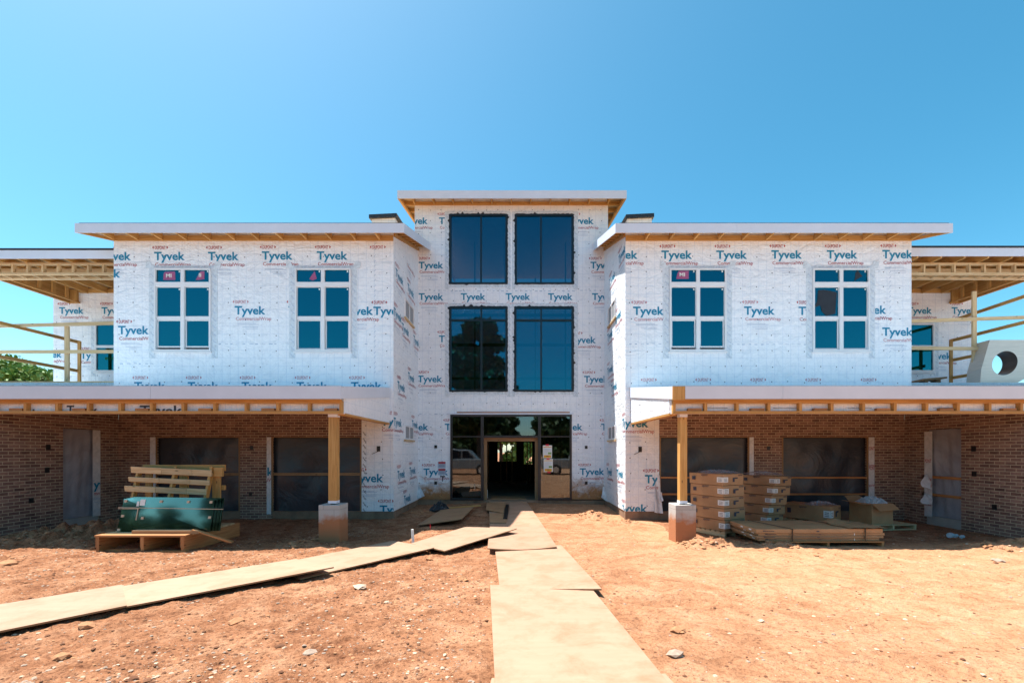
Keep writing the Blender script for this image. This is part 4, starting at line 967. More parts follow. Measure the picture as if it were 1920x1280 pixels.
# loose wrap flaps
def flap(name, pts, Y, mat, lab, nrm=(0, -1, 0), bulge=.06, parent=None, cat=None):
    P = [Vector((PX(a, y), y, PZ(b, y))) for a, b, y in pts]; mb = MB(); g = []
    for j in range(9):
        row = []
        for i in range(9):
            u, v = i/8, j/8; p = (P[0]*(1-u)+P[1]*u)*(1-v)+(P[3]*(1-u)+P[2]*u)*v
            row.append(p+Vector(nrm)*bulge*(math.sin(u*7+v*3)*.4+math.sin(v*5+u*2)*.6)*(1-v*.3))
        g.append(row)
    mb.sheet(g); o = build(name, mb, mat, parent, smooth=True, label=lab)
    return o
flap('loose_wrap_flap', [(782, 936, 14.3), (797, 929, 14.2), (786, 910, 14.36), (784, 910, 14.36)], 14.3, M['wrap_glossy'], 'white wrap corner peeled away left of the entrance', parent=B)
flap('loose_wrap_flap', [(1127, 932, 14.3), (1140, 941, 13.9), (1136, 915, 14.2), (1131, 911, 14.3)], 14.2, M['wrap_glossy'], 'white wrap corner peeled away right of the entrance', parent=B)
flap('loose_wrap_flap', [(1227, 960, YF-.03), (1242, 962, YF-.06), (1237, 890, YF-.02), (1229, 890, YF-.02)], YF, M['wrap_glossy'], 'torn wrap edge hanging by the right porch opening', parent=B)
flap('loose_wrap_flap', [(1236, 942, YF-.05), (1243, 938, YF-.08), (1241, 922, YF-.04), (1236, 923, YF-.02)], YF, M['wrap_glossy'], 'torn wrap scrap by the right porch opening', parent=B)
flap('loose_wrap_flap', [(1728, 911, 10.55), (1750, 917, 10.45), (1737, 888, 10.75), (1735, 888, 10.78)], 10.5, M['wrap_glossy'], 'upper torn wrap piece hanging from the right side door jamb', nrm=(-1, 0, 0), parent=B)
flap('loose_wrap_flap', [(1729, 944, 10.6), (1752, 945, 10.42), (1743, 927, 10.62), (1731, 927, 10.75)], 10.5, M['wrap_glossy'], 'lower torn wrap piece hanging from the right side door jamb', nrm=(-1, 0, 0), parent=B)
# ---------------------------------------------------------------- sculpted steel piece on the right balcony
def steel_piece():
    Y0, th = 12.0, .42; s = Y0/F
    poly = [(1838, 717), (1840, 692), (1848, 664), (1856, 637), (1925, 637), (1950, 640), (1948, 668), (1938, 692), (1925, 708), (1908, 717)]
    P = [(PX(a, Y0), PZ(b, Y0)) for a, b in poly]; c = (PX(1884, Y0), PZ(680.5, Y0)); rx, rz, rot = .355, .30, .6; n = 48
    def ray(a):
        d = (math.cos(a), math.sin(a)); best = None
        for i in range(len(P)):
            p, q = P[i], P[(i+1) % len(P)]; ex, ez = q[0]-p[0], q[1]-p[1]; den = d[0]*ez-d[1]*ex
            if abs(den) < 1e-9: continue
            t = ((p[0]-c[0])*ez-(p[1]-c[1])*ex)/den; u = ((p[0]-c[0])*d[1]-(p[1]-c[1])*d[0])/den
            if t > 0 and -1e-6 <= u <= 1+1e-6: best = t if best is None else min(best, t)
        return (c[0]+d[0]*best, c[1]+d[1]*best)
    def ell(a):
        ca, sa = math.cos(a-rot), math.sin(a-rot); r = rx*rz/math.hypot(rz*ca, rx*sa); return (c[0]+r*math.cos(a), c[1]+r*math.sin(a))
    A = [2*math.pi*i/n for i in range(n)]
    for p in P:
        A.append(math.atan2(p[1]-c[1], p[0]-c[0]) % (2*math.pi))
    A = sorted(set(A)); O = [ray(a) for a in A]; I = [ell(a) for a in A]; n = len(A); mb = MB()
    for i in range(n):
        j = (i+1) % n; o1, o2, i1, i2 = O[i], O[j], I[i], I[j]
        f = lambda q, y: (q[0], y, q[1])
        g = lambda q, y: (q[0]+.04, y, q[1])
        mb.face([f(i1, Y0), f(o1, Y0), f(o2, Y0), f(i2, Y0)]); mb.face([g(i2, Y0+th), g(o2, Y0+th), g(o1, Y0+th), g(i1, Y0+th)])
        mb.face([f(o1, Y0), g(o1, Y0+th), g(o2, Y0+th), f(o2, Y0)]); mb.face([f(i2, Y0), g(i2, Y0+th), g(i1, Y0+th), f(i1, Y0)], 1)
    o = build('steel_block', mb, [M['steel'], M['steel_shaded']], None, label='brushed steel block with a large round hole standing on the right balcony', cat='steel piece')
steel_piece()
mb = MB(); mb.prism([(PX(1731, 13.2), 13.2, PZ(713, 13.2)), (PX(1776, 13.2), 13.2, PZ(709, 13.2)), (PX(1776, 13.2), 13.6, PZ(710, 13.2)), (PX(1731, 13.2), 13.6, PZ(714, 13.2))], (0, 0, .05)); mb.box(PX(1756, 13.3), PX(1764, 13.3), 13.3, 13.5, 3.485, PZ(713, 13.3)+.04); mb.box(PX(1734, 13.3), PX(1740, 13.3), 13.3, 13.5, 3.485, PZ(715, 13.3)+.04)
build('scrap_board', mb, M['lumber_dark'], None, label='dark scrap board propped on the right balcony floor under the window', cat='board')
# ---------------------------------------------------------------- plywood walkway
def plysheet(label, corners, mat, zs=None, th=.018, bend=None, group='plywood sheets laid over the clay', name='plywood_sheet', sub=12):
    """corners TL TR BR BL as (X,Y,z)"""
    c = [Vector(p) for p in corners]; g = []
    for j in range(sub+1):
        row = []
        for i in range(sub+1):
            u, v = i/sub, j/sub; p = (c[0]*(1-u)+c[1]*u)*(1-v)+(c[3]*(1-u)+c[2]*u)*v
            if bend: p = p+Vector((0, 0, bend(u, v)))
            row.append(p)
        g.append(row)
    mb = MB(); dz = Vector((0, 0, th))
    for j in range(sub):
        for i in range(sub):
            a, b, cc, d = g[j][i], g[j][i+1], g[j+1][i+1], g[j+1][i]
            mb.face([d+dz, cc+dz, b+dz, a+dz]); mb.face([a, b, cc, d])
    for k in range(sub):
        for p, q in ((g[0][k+1], g[0][k]), (g[sub][k], g[sub][k+1]), (g[k][0], g[k+1][0]), (g[k+1][sub], g[k][sub])): mb.face([p, q, q+dz, p+dz], 1)
    mb2 = mb
    return build(name, mb2, [mat, M['lumber_dark']], None, label=label, cat='plywood sheet', group=group)
def Q(px, py, lift=.03):
    z = .08
    for _ in range(4): p = GP(px, py, z); z = gh(p.x, p.y)+lift+.018
    return Vector((p.x, p.y, z-.018))
PW, PP = M['plywood'], M['plywood_pale']
plysheet('nearest plywood sheet of the central walkway, cut off by the bottom of the photo', [Q(922, 1270, .02), Q(1247, 1262, .02), (1.30, 1.8, .07), (-.30, 1.8, .07)], PW)
plysheet('second plywood sheet of the central walkway, largest one fully in view', [Q(919, 1096, .055), Q(1101, 1092, .05), Q(1256, 1282, .05), Q(928, 1282, .045)], PW)
plysheet('third plywood sheet of the central walkway, its lower right corner lifted off the clay', [Q(928, 1026, .03), Q(1052, 1021, .03), Q(1128, 1103, .075), Q(937, 1104, .03)], PW, bend=lambda u, v: .0)
plysheet('plywood sheet with a bowed front edge where the side path joins the walkway', [Q(919, 982, .05), Q(1018, 984, .05), Q(1044, 1024, .07), Q(914, 1027, .09)], PW, bend=lambda u, v: -.035*v*math.sin(u*math.pi))
plysheet('farthest plywood sheet of the walkway, in front of the door', [Q(917, 938, .03), Q(986, 938, .03), Q(1022, 990, .035), Q(918, 990, .03)], PW)
plysheet('small muddy plywood offcut on the left edge of the walkway near the door', [Q(913, 941, .07), Q(948, 941, .07), Q(945, 961, .07), Q(911, 955, .07)], M['osb'])
plysheet('muddy plywood offcut just below the smaller one near the door', [Q(918, 961.5, .06), Q(952, 961.5, .06), Q(949, 979, .06), Q(918, 979, .06)], M['osb'])
plysheet('bare plywood sheet inside the doorway on the floor', [(PX(922, 15.6), 15.6, .14), (PX(983, 15.6), 15.6, .14), (PX(987, 14.6), 14.6, .14), (PX(920, 14.6), 14.6, .14)], M['osb'])
mb = MB(); a = Q(948.5, 945, .095); b = Q(943.5, 971, .085); r_ = Vector((.10, 0, 0)); mb.prism([b, b+r_, a+r_, a], (0, 0, .02)); build('rubber_strip', mb, M['ebox'], None, label='short black strip lying on the walkway near the door', cat='rubber strip')
# side path, from the far left towards the walkway
plysheet('leftmost plywood sheet of the side path, running out of the photo', [Q(-75, 1144, .03), Q(228.5, 1095, .05), Q(238, 1134, .055), Q(-75, 1197, .03)], PP)
plysheet('long pale plywood sheet of the side path, second from the left', [Q(228, 1098, .03), Q(555, 1047, .06), Q(626, 1062, .12), Q(237, 1136, .02)], PP)
plysheet('plywood sheet of the side path, half in the porch shadow', [Q(500, 1060, .02), Q(737, 1013, .04), Q(814, 1026, .07), Q(563, 1084, .015)], PP)
plysheet('plywood sheet with a lifted corner where the side path meets the walkway', [Q(770, 1018, .045), Q(873, 987, .05), Q(969, 990, .16), Q(834, 1032, .06), ], PP)
plysheet('dark warped plywood sheet lying in the shade by the left wing', [Q(827, 955, .05), Q(889, 949, .08), Q(866, 972, .12), Q(782, 984, .03)], M['osb'])
mb = MB(); mb.bar(Q(833, 951, .06), Q(901, 946, .07), .09, .03); build('lumber_offcut', mb, M['lumber'], None, label='narrow board lying behind the dark warped plywood sheet', cat='board')
# ---------------------------------------------------------------- stones, gravel, bag, stake
def stone_mesh(mb, c, r, rng, m=0, n=1):
    sq = rng.uniform(.25, .6); a0 = rng.random()*6.28; pts = []
    ring = [(0, 0, 1)]+[(math.cos(a0+k*1.2566)*.9, math.sin(a0+k*1.2566)*.9, rng.uniform(.1, .5)) for k in range(5)]+[(math.cos(a0+.6+k*1.2566), math.sin(a0+.6+k*1.2566), rng.uniform(-.5, -.2)) for k in range(5)]
    V = [Vector((x*r*rng.uniform(.7, 1.2), y*r*rng.uniform(.6, 1.2), z*r*sq))+Vector(c) for x, y, z in ring]
    for k in range(5):
        a, b = 1+k, 1+(k+1) % 5; d, e = 6+k, 6+(k+1) % 5
        mb.face([V[0], V[a], V[b]], m); mb.face([V[a], V[d], V[b]], m); mb.face([V[b], V[d], V[e]], m)
rng = random.Random(5); gmh = MB()
def fh(x, y): return float(full_h(np.array([x]), np.array([y]))[0])
PTS = []
while len(PTS) < 13000:
    y = 3.2+rng.random()**1.2*6.8; x = rng.uniform(-1.25*y, 1.2*y)
    dens = .75 if x < -.3 else .12
    if vnoise(np.array([x]), np.array([y]), 1.1, 31)[0] < (rng.random()-.62)*.9: continue
    if rng.random() > dens: continue
    PTS.append((x, y))
HZ = full_h(np.array([p[0] for p in PTS]), np.array([p[1] for p in PTS]))
for (x, y), z in zip(PTS, HZ):
    r = .004+.017*rng.random()**3.6
    if rng.random() < .012: r *= 1.9
    stone_mesh(gmh, (x, y, z+r*.15), r, rng, rng.choices((0, 1, 2, 3), (3, 2, 3, 5))[0])
build('gravel', gmh, [M['stone'], M['stone_pale'], M['clod'], M['dark_clod']], None, label='small stones and clay crumbs strewn over the bare ground', kind='stuff')
gmh = MB()      # dirt clods heaped on the mounds
for mx, my, r_, a, l in MOUNDS[:-1]:
    for k in range(int(120*r_)):
        t = rng.gauss(0, .6); u = rng.gauss(0, .5); x = mx+t*r_; y = my+u*r_
        if y > YF-.1 and (x < LX or x > RX): continue
        stone_mesh(gmh, (x, y, fh(x, y)+.01), .012+.045*rng.random()**2, rng, 0 if rng.random() < .93 else 1)
build('dirt_clods', gmh, [M['clod'], M['stone_pale']], None, label='loose clay clods heaped beside the pier and along the walls', kind='stuff')
for px, py, r_, m_, lab in ((443, 1163, .075, 'clod', 'upright reddish rock in the dirt below the side path'), (163, 1173, .085, 'clod', 'flat tan rock near the leftmost plywood sheet'), (115, 1228, .06, 'clod', 'small brown rock in the left foreground'),
        (581, 1223, .065, 'stone', 'blue grey rock in the left centre foreground'), (866, 1086, .085, 'clod', 'flat brown rock left of the walkway'), (1270, 1186, .08, 'clod', 'brown rock shard right of the walkway'),
        (1266, 1229, .065, 'stone', 'pale grey rock in the right foreground'), (1428, 1167, .035, 'stone_pale', 'small white stone on the smooth clay right of the walkway'), (674, 1104, .08, 'stone_pale', 'flat white rock in the gravel between the two plywood paths'),
        (16, 1052, .14, 'clod', 'broken clod pile at the left edge of the photo'), (806, 1046, .06, 'clod', 'small tan rock just below the black edged plywood sheet'), (1872, 1046, .09, 'stone', 'angular grey stone at the edge of the right porch shade'), (1120, 1081, .04, 'clod', 'little dark clod beside the lifted corner of the walkway')):
    p = GP(px, py, .06); mb = MB(); rr = random.Random(px); stone_mesh(mb, (p.x, p.y, fh(p.x, p.y)+r_*.2), r_, rr)
    stone_mesh(mb, (p.x+.3*r_, p.y-.1*r_, fh(p.x, p.y)+r_*.1), r_*.7, rr)
    build('rock', mb, M[m_], None, label=lab, cat='rock')
def crumple(name, c, sx, sy, sz, mat, seed, label=None, cat=None, parent=None, n=16):
    r = np.random.RandomState(seed); g = []; H = r.rand(n+1, n+1)
    for j in range(n+1):
        row = []
        for i in range(n+1):
            u, v = i/n*2-1, j/n*2-1; e = max(0, 1-(u*u+v*v)**.5*.95)
            row.append(Vector((c[0]+sx*(u+.12*(H[j, i]-.5)), c[1]+sy*(v+.12*(H[i, j]-.5)), c[2]+sz*(e**.6)*(.45+.75*H[j, i])-.0)))
        g.append(row)
    mb = MB(); mb.sheet(g); return build(name, mb, mat, parent, label=label, cat=cat)
p = GP(824, 955, .05); crumple('rubbish_bag', (p.x, p.y, p.z-.02), .27, .22, .26, M['bag'], 3, 'crumpled black plastic bag on the ground left of the entrance', 'plastic bag')
mb = MB(); p = GP(775, 1012, .04); mb.cyl(p-Vector((0, 0, .1)), p+Vector((-.02, 0, .20)), .024, 12); build('pipe_stub', mb, M['paper'], None, label='short white pipe stub sticking out of the clay', cat='pipe')
mb = MB(); p = GP(807, 988, .04); mb.box(p.x-.006, p.x+.006, p.y-.004, p.y, p.z-.05, p.z+.06); mb.box(p.x-.012, p.x+.01, p.y-.006, p.y-.004, p.z+.0, p.z+.07); build('marker_flag', mb, M['red_tape'], None, label='tiny red marker in the shaded dirt beside the dark plywood', cat='marker')
mb = MB(); p = GP(1780, 1008, .0)
for k, (dx, dy, rr) in enumerate(((0, 0, .05), (.13, .03, .035), (.2, -.03, .03))): mb.cyl((p.x+dx, p.y+dy, rr), (p.x+dx+.07, p.y+dy+.03, rr), rr, 10)
build('crushed_bottle', mb, M['filmblue'], None, label='crushed clear bottle on the ground in the right porch', cat='bottle')
# notices on the entrance glass
for k, (u0, u1, v0, v1) in enumerate(((1018, 1035, 834.5, 858.5), (1019.5, 1036.5, 860, 884))):
    Yn = YC-.035; x0, x1, z0, z1 = PX(u0, Yn), PX(u1, Yn), PZ(v1, Yn), PZ(v0, Yn); mb = MB(); mb.box(x0, x1, Yn, Yn+.002, z0, z1)
    no = build('notice_sheet', mb, M['paper'], None, label=('upper paper notice with orange bands taped on the glass right of the door' if k == 0 else 'lower paper notice with orange bands taped on the glass right of the door'), cat='notice', group='paper notices taped on the entrance glass')
    mb = MB(); W_ = x1-x0; Hh = z1-z0; f = lambda a, b, c, d, m: mb.box(x0+a*W_, x0+b*W_, Yn-.0015, Yn-.0005, z0+c*Hh, z0+d*Hh, m)
    f(.05, .95, .84, .90, 0); f(.1, .9, .04, .24, 0); f(.55, .92, .30, .46, 1)
    for q in range(7): f(.08, .5 if q < 3 else .9, .30+q*.072, .318+q*.072, 2)
    f(.35, .6, .14, .19, 3)
    build('notice_print', mb, [M['orange_ink'], M['green_ink'], M['grey_ink'], M['red']], no)
    mb = MB(); mb.box(x0+.3*W_, x0+.65*W_, Yn-.003, Yn-.0016, z1-.02, z1+.03); 
    if k: mb.box(x0+.4*W_, x0+.75*W_, Yn-.003, Yn-.0016, z0-.04, z0+.015)
    build('tape', mb, M['red_tape'], no)
mb = MB(); Yn = YC+.5; mb.box(PX(906, Yn), PX(914, Yn), Yn, Yn+.15, .15, .42); build('white_carton', mb, M['paper'], None, label='small white carton just inside the doorway on the left', cat='box')
# ---------------------------------------------------------------- pallets
def pallet(name, loc, rz, Lx, Ly, H, label, mat=None, nslat=7, cat='pallet', bottom=True, group=None):
    """front edge along +x from origin, depth +y"""
    mat = mat or M['lumber_pale']; root = local_root(name, loc, rz, label=label, cat=cat, group=group); t = .018
    for k in range(nslat):
        w_ = .09; y = k*(Ly-w_)/(nslat-1); mb = MB(); mb.box(0, Lx, y, y+w_, H-t, H, grain='x'); build('deck_board', mb, mat, root)
    for x in (0, Lx/2-.02, Lx-.04): mb = MB(); mb.box(x, x+.04, .003, Ly-.003, t+.002 if bottom else 0, H-t-.001, grain='y'); build('stringer', mb, mat, root)
    if bottom:
        for y in (0, Ly/2-.05, Ly-.1): mb = MB(); mb.box(0, Lx, y, y+.1, 0, t, grain='x'); build('bottom_board', mb, mat, root)
    return root
# ---------------------------------------------------------------- cartons
def carton(root_loc, rz, Lx, Ly, Hh, label, group=None, tilt=(0, 0), seed=0, lab=True):
    mb = MB(); rr = random.Random(seed); j = lambda: rr.uniform(-.008, .008); g = .004
    p = [Vector((0+j(), 0+j(), g)), Vector((Lx+j(), j(), g)), Vector((Lx+j(), Ly+j(), g)), Vector((j(), Ly+j(), g))]; q = [a+Vector((j(), j(), Hh-2*g)) for a in p]
    mb.hexa(p+q); o = build('carton', mb, M['card'], None, bevel=.008)
    # origin at bbox; move afterwards
    root = o; base = Vector(o.location); W[o] = base
    if lab:
        pr = MB(); e = .007+.006
        for x in (.30,): pass
        pr.box(-.008, .135, -e, -e+.003, Hh*.28, Hh*.72, 0)
        pr.box(-e, -e+.003, -.008, .135, Hh*.28, Hh*.72, 0)
        for k in range(3):
            pr.box(.02+.0*k, .11, -e-.0015, -e-.0002, Hh*(.36+.11*k), Hh*(.395+.11*k), 1); pr.box(-e-.0015, -e-.0002, .02, .11, Hh*(.36+.11*k), Hh*(.395+.11*k), 1)
        build('shipping_label', pr, [M['paper'], M['ink']], o)
        pr = MB()
        def ptext(t, org, ux, nrm, w_, h):
            for pp in text_polys(t, w_, .01, h): pr.face([Vector(org)+Vector(ux)*a+Vector((0, 0, b))+Vector(nrm)*e for a, b in pp], 0)
        # left face runs along +y at x=0 (reads from far to near), right face along +x at y=0
        ptext('uponor', (0, Ly*.62, Hh*.78), (0, -1, 0), (-1, 0, 0), .17, .035); ptext('uponor', (Lx*.72, 0, Hh*.80), (1, 0, 0), (0, -1, 0), .14, .03)
        pr.box(-e, -e+.002, Ly*.80, Ly*.80+.085, Hh*.38, Hh*.70, 0); pr.box(Lx*.45, Lx*.45+.06, -e, -e+.002, Hh*.30, Hh*.66, 0); pr.box(Lx*.45+.06, Lx*.45+.15, -e, -e+.002, Hh*.56, Hh*.68, 0)
        build('printed_logo', pr, M['ink'], o)
    R = Matrix.Rotation(rz, 4, 'Z') @ Matrix.Rotation(tilt[0], 4, 'X') @ Matrix.Rotation(tilt[1], 4, 'Y')
    loc = Vector(root_loc) + (R @ base); o.location = loc; o.rotation_euler = R.to_euler(); tag(o, label, 'carton', group)
    return o
rz1 = math.atan2(.27, .54)
ords = ['bottom', 'second from the bottom', 'middle', 'second from the top', 'top']
c1 = Vector((4.10, 9.05, -.04))
pallet('pallet', c1, rz1, .60, .84, .12, 'small pallet under the tall carton stack beside the right pier')
for k in range(5):
    carton(c1+Vector((-.012*k, -.004*k, .125+.231*k)), rz1+random.uniform(-.02, .02), .60, .84, .232, ords[k]+' carton of the tall stack nearest the right porch post', 'cartons stacked in the right porch', seed=k)
c2 = Vector((5.42, 9.95, -.04)); rz2 = math.atan2(.27, .50)
pallet('pallet', c2, rz2, .58, .84, .12, 'small pallet under the leaning carton stack')
for k in range(5):
    carton(c2+Vector((.042*k, -.01*k, .125+.213*k)), rz2+random.uniform(-.02, .02), .58, .84, .212, ords[k]+' carton of the leaning stack wrapped in film', 'cartons stacked in the right porch', tilt=(0, .03), seed=20+k)
carton(Vector((7.05, 10.3, .08)), rz2+.10, .55, 1.05, .36, 'low wide carton on the floor behind the flat packs', 'cartons stacked in the right porch', seed=50)
pallet('pallet', Vector((7.05, 10.3, -.05)), rz2+.10, .6, 1.05, .12, 'pallet under the low wide carton', nslat=6)
def film_at(c, sx, sy, sz, seed, lab): crumple('stretch_film', c, sx, sy, sz, M['film'], seed, lab, 'plastic film')
R1 = Matrix.Rotation(rz1, 3, 'Z'); p = c1+R1 @ Vector((.28, .42, 0)); film_at((p.x, p.y, 1.245), .40, .40, .07, 1, 'crumpled stretch film on top of the tall carton stack')
R2 = Matrix.Rotation(rz2, 3, 'Z'); p = c2+R2 @ Vector((.45, .42, 0)); film_at((p.x, p.y, 1.16), .42, .40, .08, 2, 'crumpled stretch film on top of the leaning carton stack')
p = Vector((7.1, 10.75, .44)); film_at(tuple(p), .35, .2, .09, 4, 'wad of clear film on the low wide carton')
# open carton full of film
def open_box():
    p0 = Vector((7.80, 10.05, .075)); rz = .12; Lx, Ly, H = .52, .60, .46; t = .006
    root = local_root('open_carton', p0, rz, label='open cardboard carton overflowing with white film, on a pallet in the right porch', cat='carton')
    mb = MB()
    mb.box(0, Lx, 0, t, 0, H); mb.box(0, Lx, Ly-t, Ly, 0, H); mb.box(0, t, t, Ly-t, 0, H); mb.box(Lx-t, Lx, t, Ly-t, 0, H); mb.box(t, Lx-t, t, Ly-t, 0, t)
    build('carton_body', mb, M['card'], root)
    def fl(pts): mb = MB(); a = [Vector(q) for q in pts]; n = (a[1]-a[0]).cross(a[2]-a[0]).normalized(); mb.prism(a, n*t); build('flap', mb, M['card'], root)
    fl([(0, -.001, H), (Lx, -.001, H), (Lx+.03, -.13, H-.12), (.05, -.15, H-.15)]); fl([(-.001, 0, H), (-.20, .02, H-.02), (-.22, Ly-.03, H+.03), (-.001, Ly, H)])
    fl([(Lx+.001, 0, H), (Lx+.001, Ly, H), (Lx+.12, Ly, H-.15), (Lx+.10, .05, H-.14)]); fl([(0, Ly+.001, H), (-.03, Ly+.1, H+.11), (Lx*.6, Ly+.08, H+.12), (Lx, Ly+.001, H)])
    p = p0+Matrix.Rotation(rz, 3, 'Z') @ Vector((.27, .30, 0))
    crumple('packing_film', (p.x, p.y, .075+H-.02), .28, .30, .17, M['filmblue'], 8, 'wad of white packing film stuffed in the open carton', 'plastic film')
    pallet('pallet', Vector((7.70, 9.95, -.045)), rz, 1.12, .8, .12, 'pallet under the open carton', nslat=6)
open_box()
# strapped flat packs on a long pallet
def flats():
    p0 = Vector((4.24, 8.10, -.02)); rz = .015; Lx, Ly = 2.28, 1.0
    pallet('pallet', p0+Vector((.25, -.05, 0)), rz, 2.0, 1.05, .115, 'long low pallet under the strapped flat cartons', mat=M['lumber_red'])
    zs = [(.116, .045), (.163, .045), (.21, .045), (.257, .075)]; lab = ['lowest', 'second lowest', 'third', 'thick topmost']
    for k, (z, h) in enumerate(zs):
        mb = MB(); ox = (.04, .0, .03, -.02)[k]; n = 14; oy = (.02, .0, .01, -.01)[k]; rnd = random.Random(k)
        top = []; bot = []
        mb.box(ox, ox+Lx-.1*(k == 0), oy, oy+Ly, 0, h-.002)
        o = build('flat_carton', mb, M['card'], None, bevel=.006); base = Vector(o.location); R = Matrix.Rotation(rz, 4, 'Z')
        W[o] = base
        if True:
            pr = MB(); e = .004; y_ = oy-e
            for pp in text_polys('Masonite', .20, .01, .022): pr.face([Vector((ox+.12+a, y_, h*.4+b)) for a, b in pp], 0)
            pr.box(ox+1.08, ox+1.13, y_, y_+.001, h*.35, h*.6, 0); 
            if k < 3: pr.box(ox+.55, ox+1.62, y_, y_+.001, h*.52, h*.60, 0)
            for yy in (.15, .45): pr.box(ox-e, ox-e+.001, yy, yy+.09, h*.35, h*.7, 1)
            if k in (0, 2): pr.box(ox+1.72, ox+1.735, y_, y_+.001, 0.002, h*.9, 1)
            build('printed_mark', pr, [M['ink'], M['paper']], o)
        o.location = p0+Vector((0, 0, z)) + (R @ base); o.rotation_euler = (0, 0, rz)
        tag(o, lab[k]+' flat carton of the strapped pile in the right porch', 'carton', 'flat cartons strapped on the long pallet')
    for x, dx in ((.62, -.25), (1.93, -.35)):
        mb = MB(); w_ = .022
        P = [Vector((x, -.022, .112)), Vector((x, -.028, .337)), Vector((x+dx, Ly+.012, .337)), Vector((x+dx, Ly+.012, .112))]
        for a, b in zip(P, P[1:]): mb.bar(a, b, w_, .004, up=(0, 1, .01) if abs((b-a).z) > .1 else (0, 0, 1))
        mb.v = [p0+Matrix.Rotation(rz, 3, 'Z') @ v for v in mb.v]; build('strap', mb, M['strap'], None, label=('left' if x < 1 else 'right')+' black strap round the flat cartons', cat='strap', group='black straps round the flat cartons')
    g = []; z0_ = p0.z+.336
    for j in range(9):
        g.append([Vector((p0.x+1.62+.70*i/8+.04*math.sin(j), p0.y-.03+.75*j/8, z0_+.006+.02*abs(math.sin(i*1.3+j*.9))*(1 if 0 < i < 8 else .3)+(.07*math.exp(-((i-2)**2+(j-7)**2)/4)))) for i in range(9)])
    mb = MB(); mb.sheet(g); build('paper_sheet', mb, M['card'], None, smooth=True, label='creased brown paper sheet on the right end of the flat cartons', cat='paper')
flats()
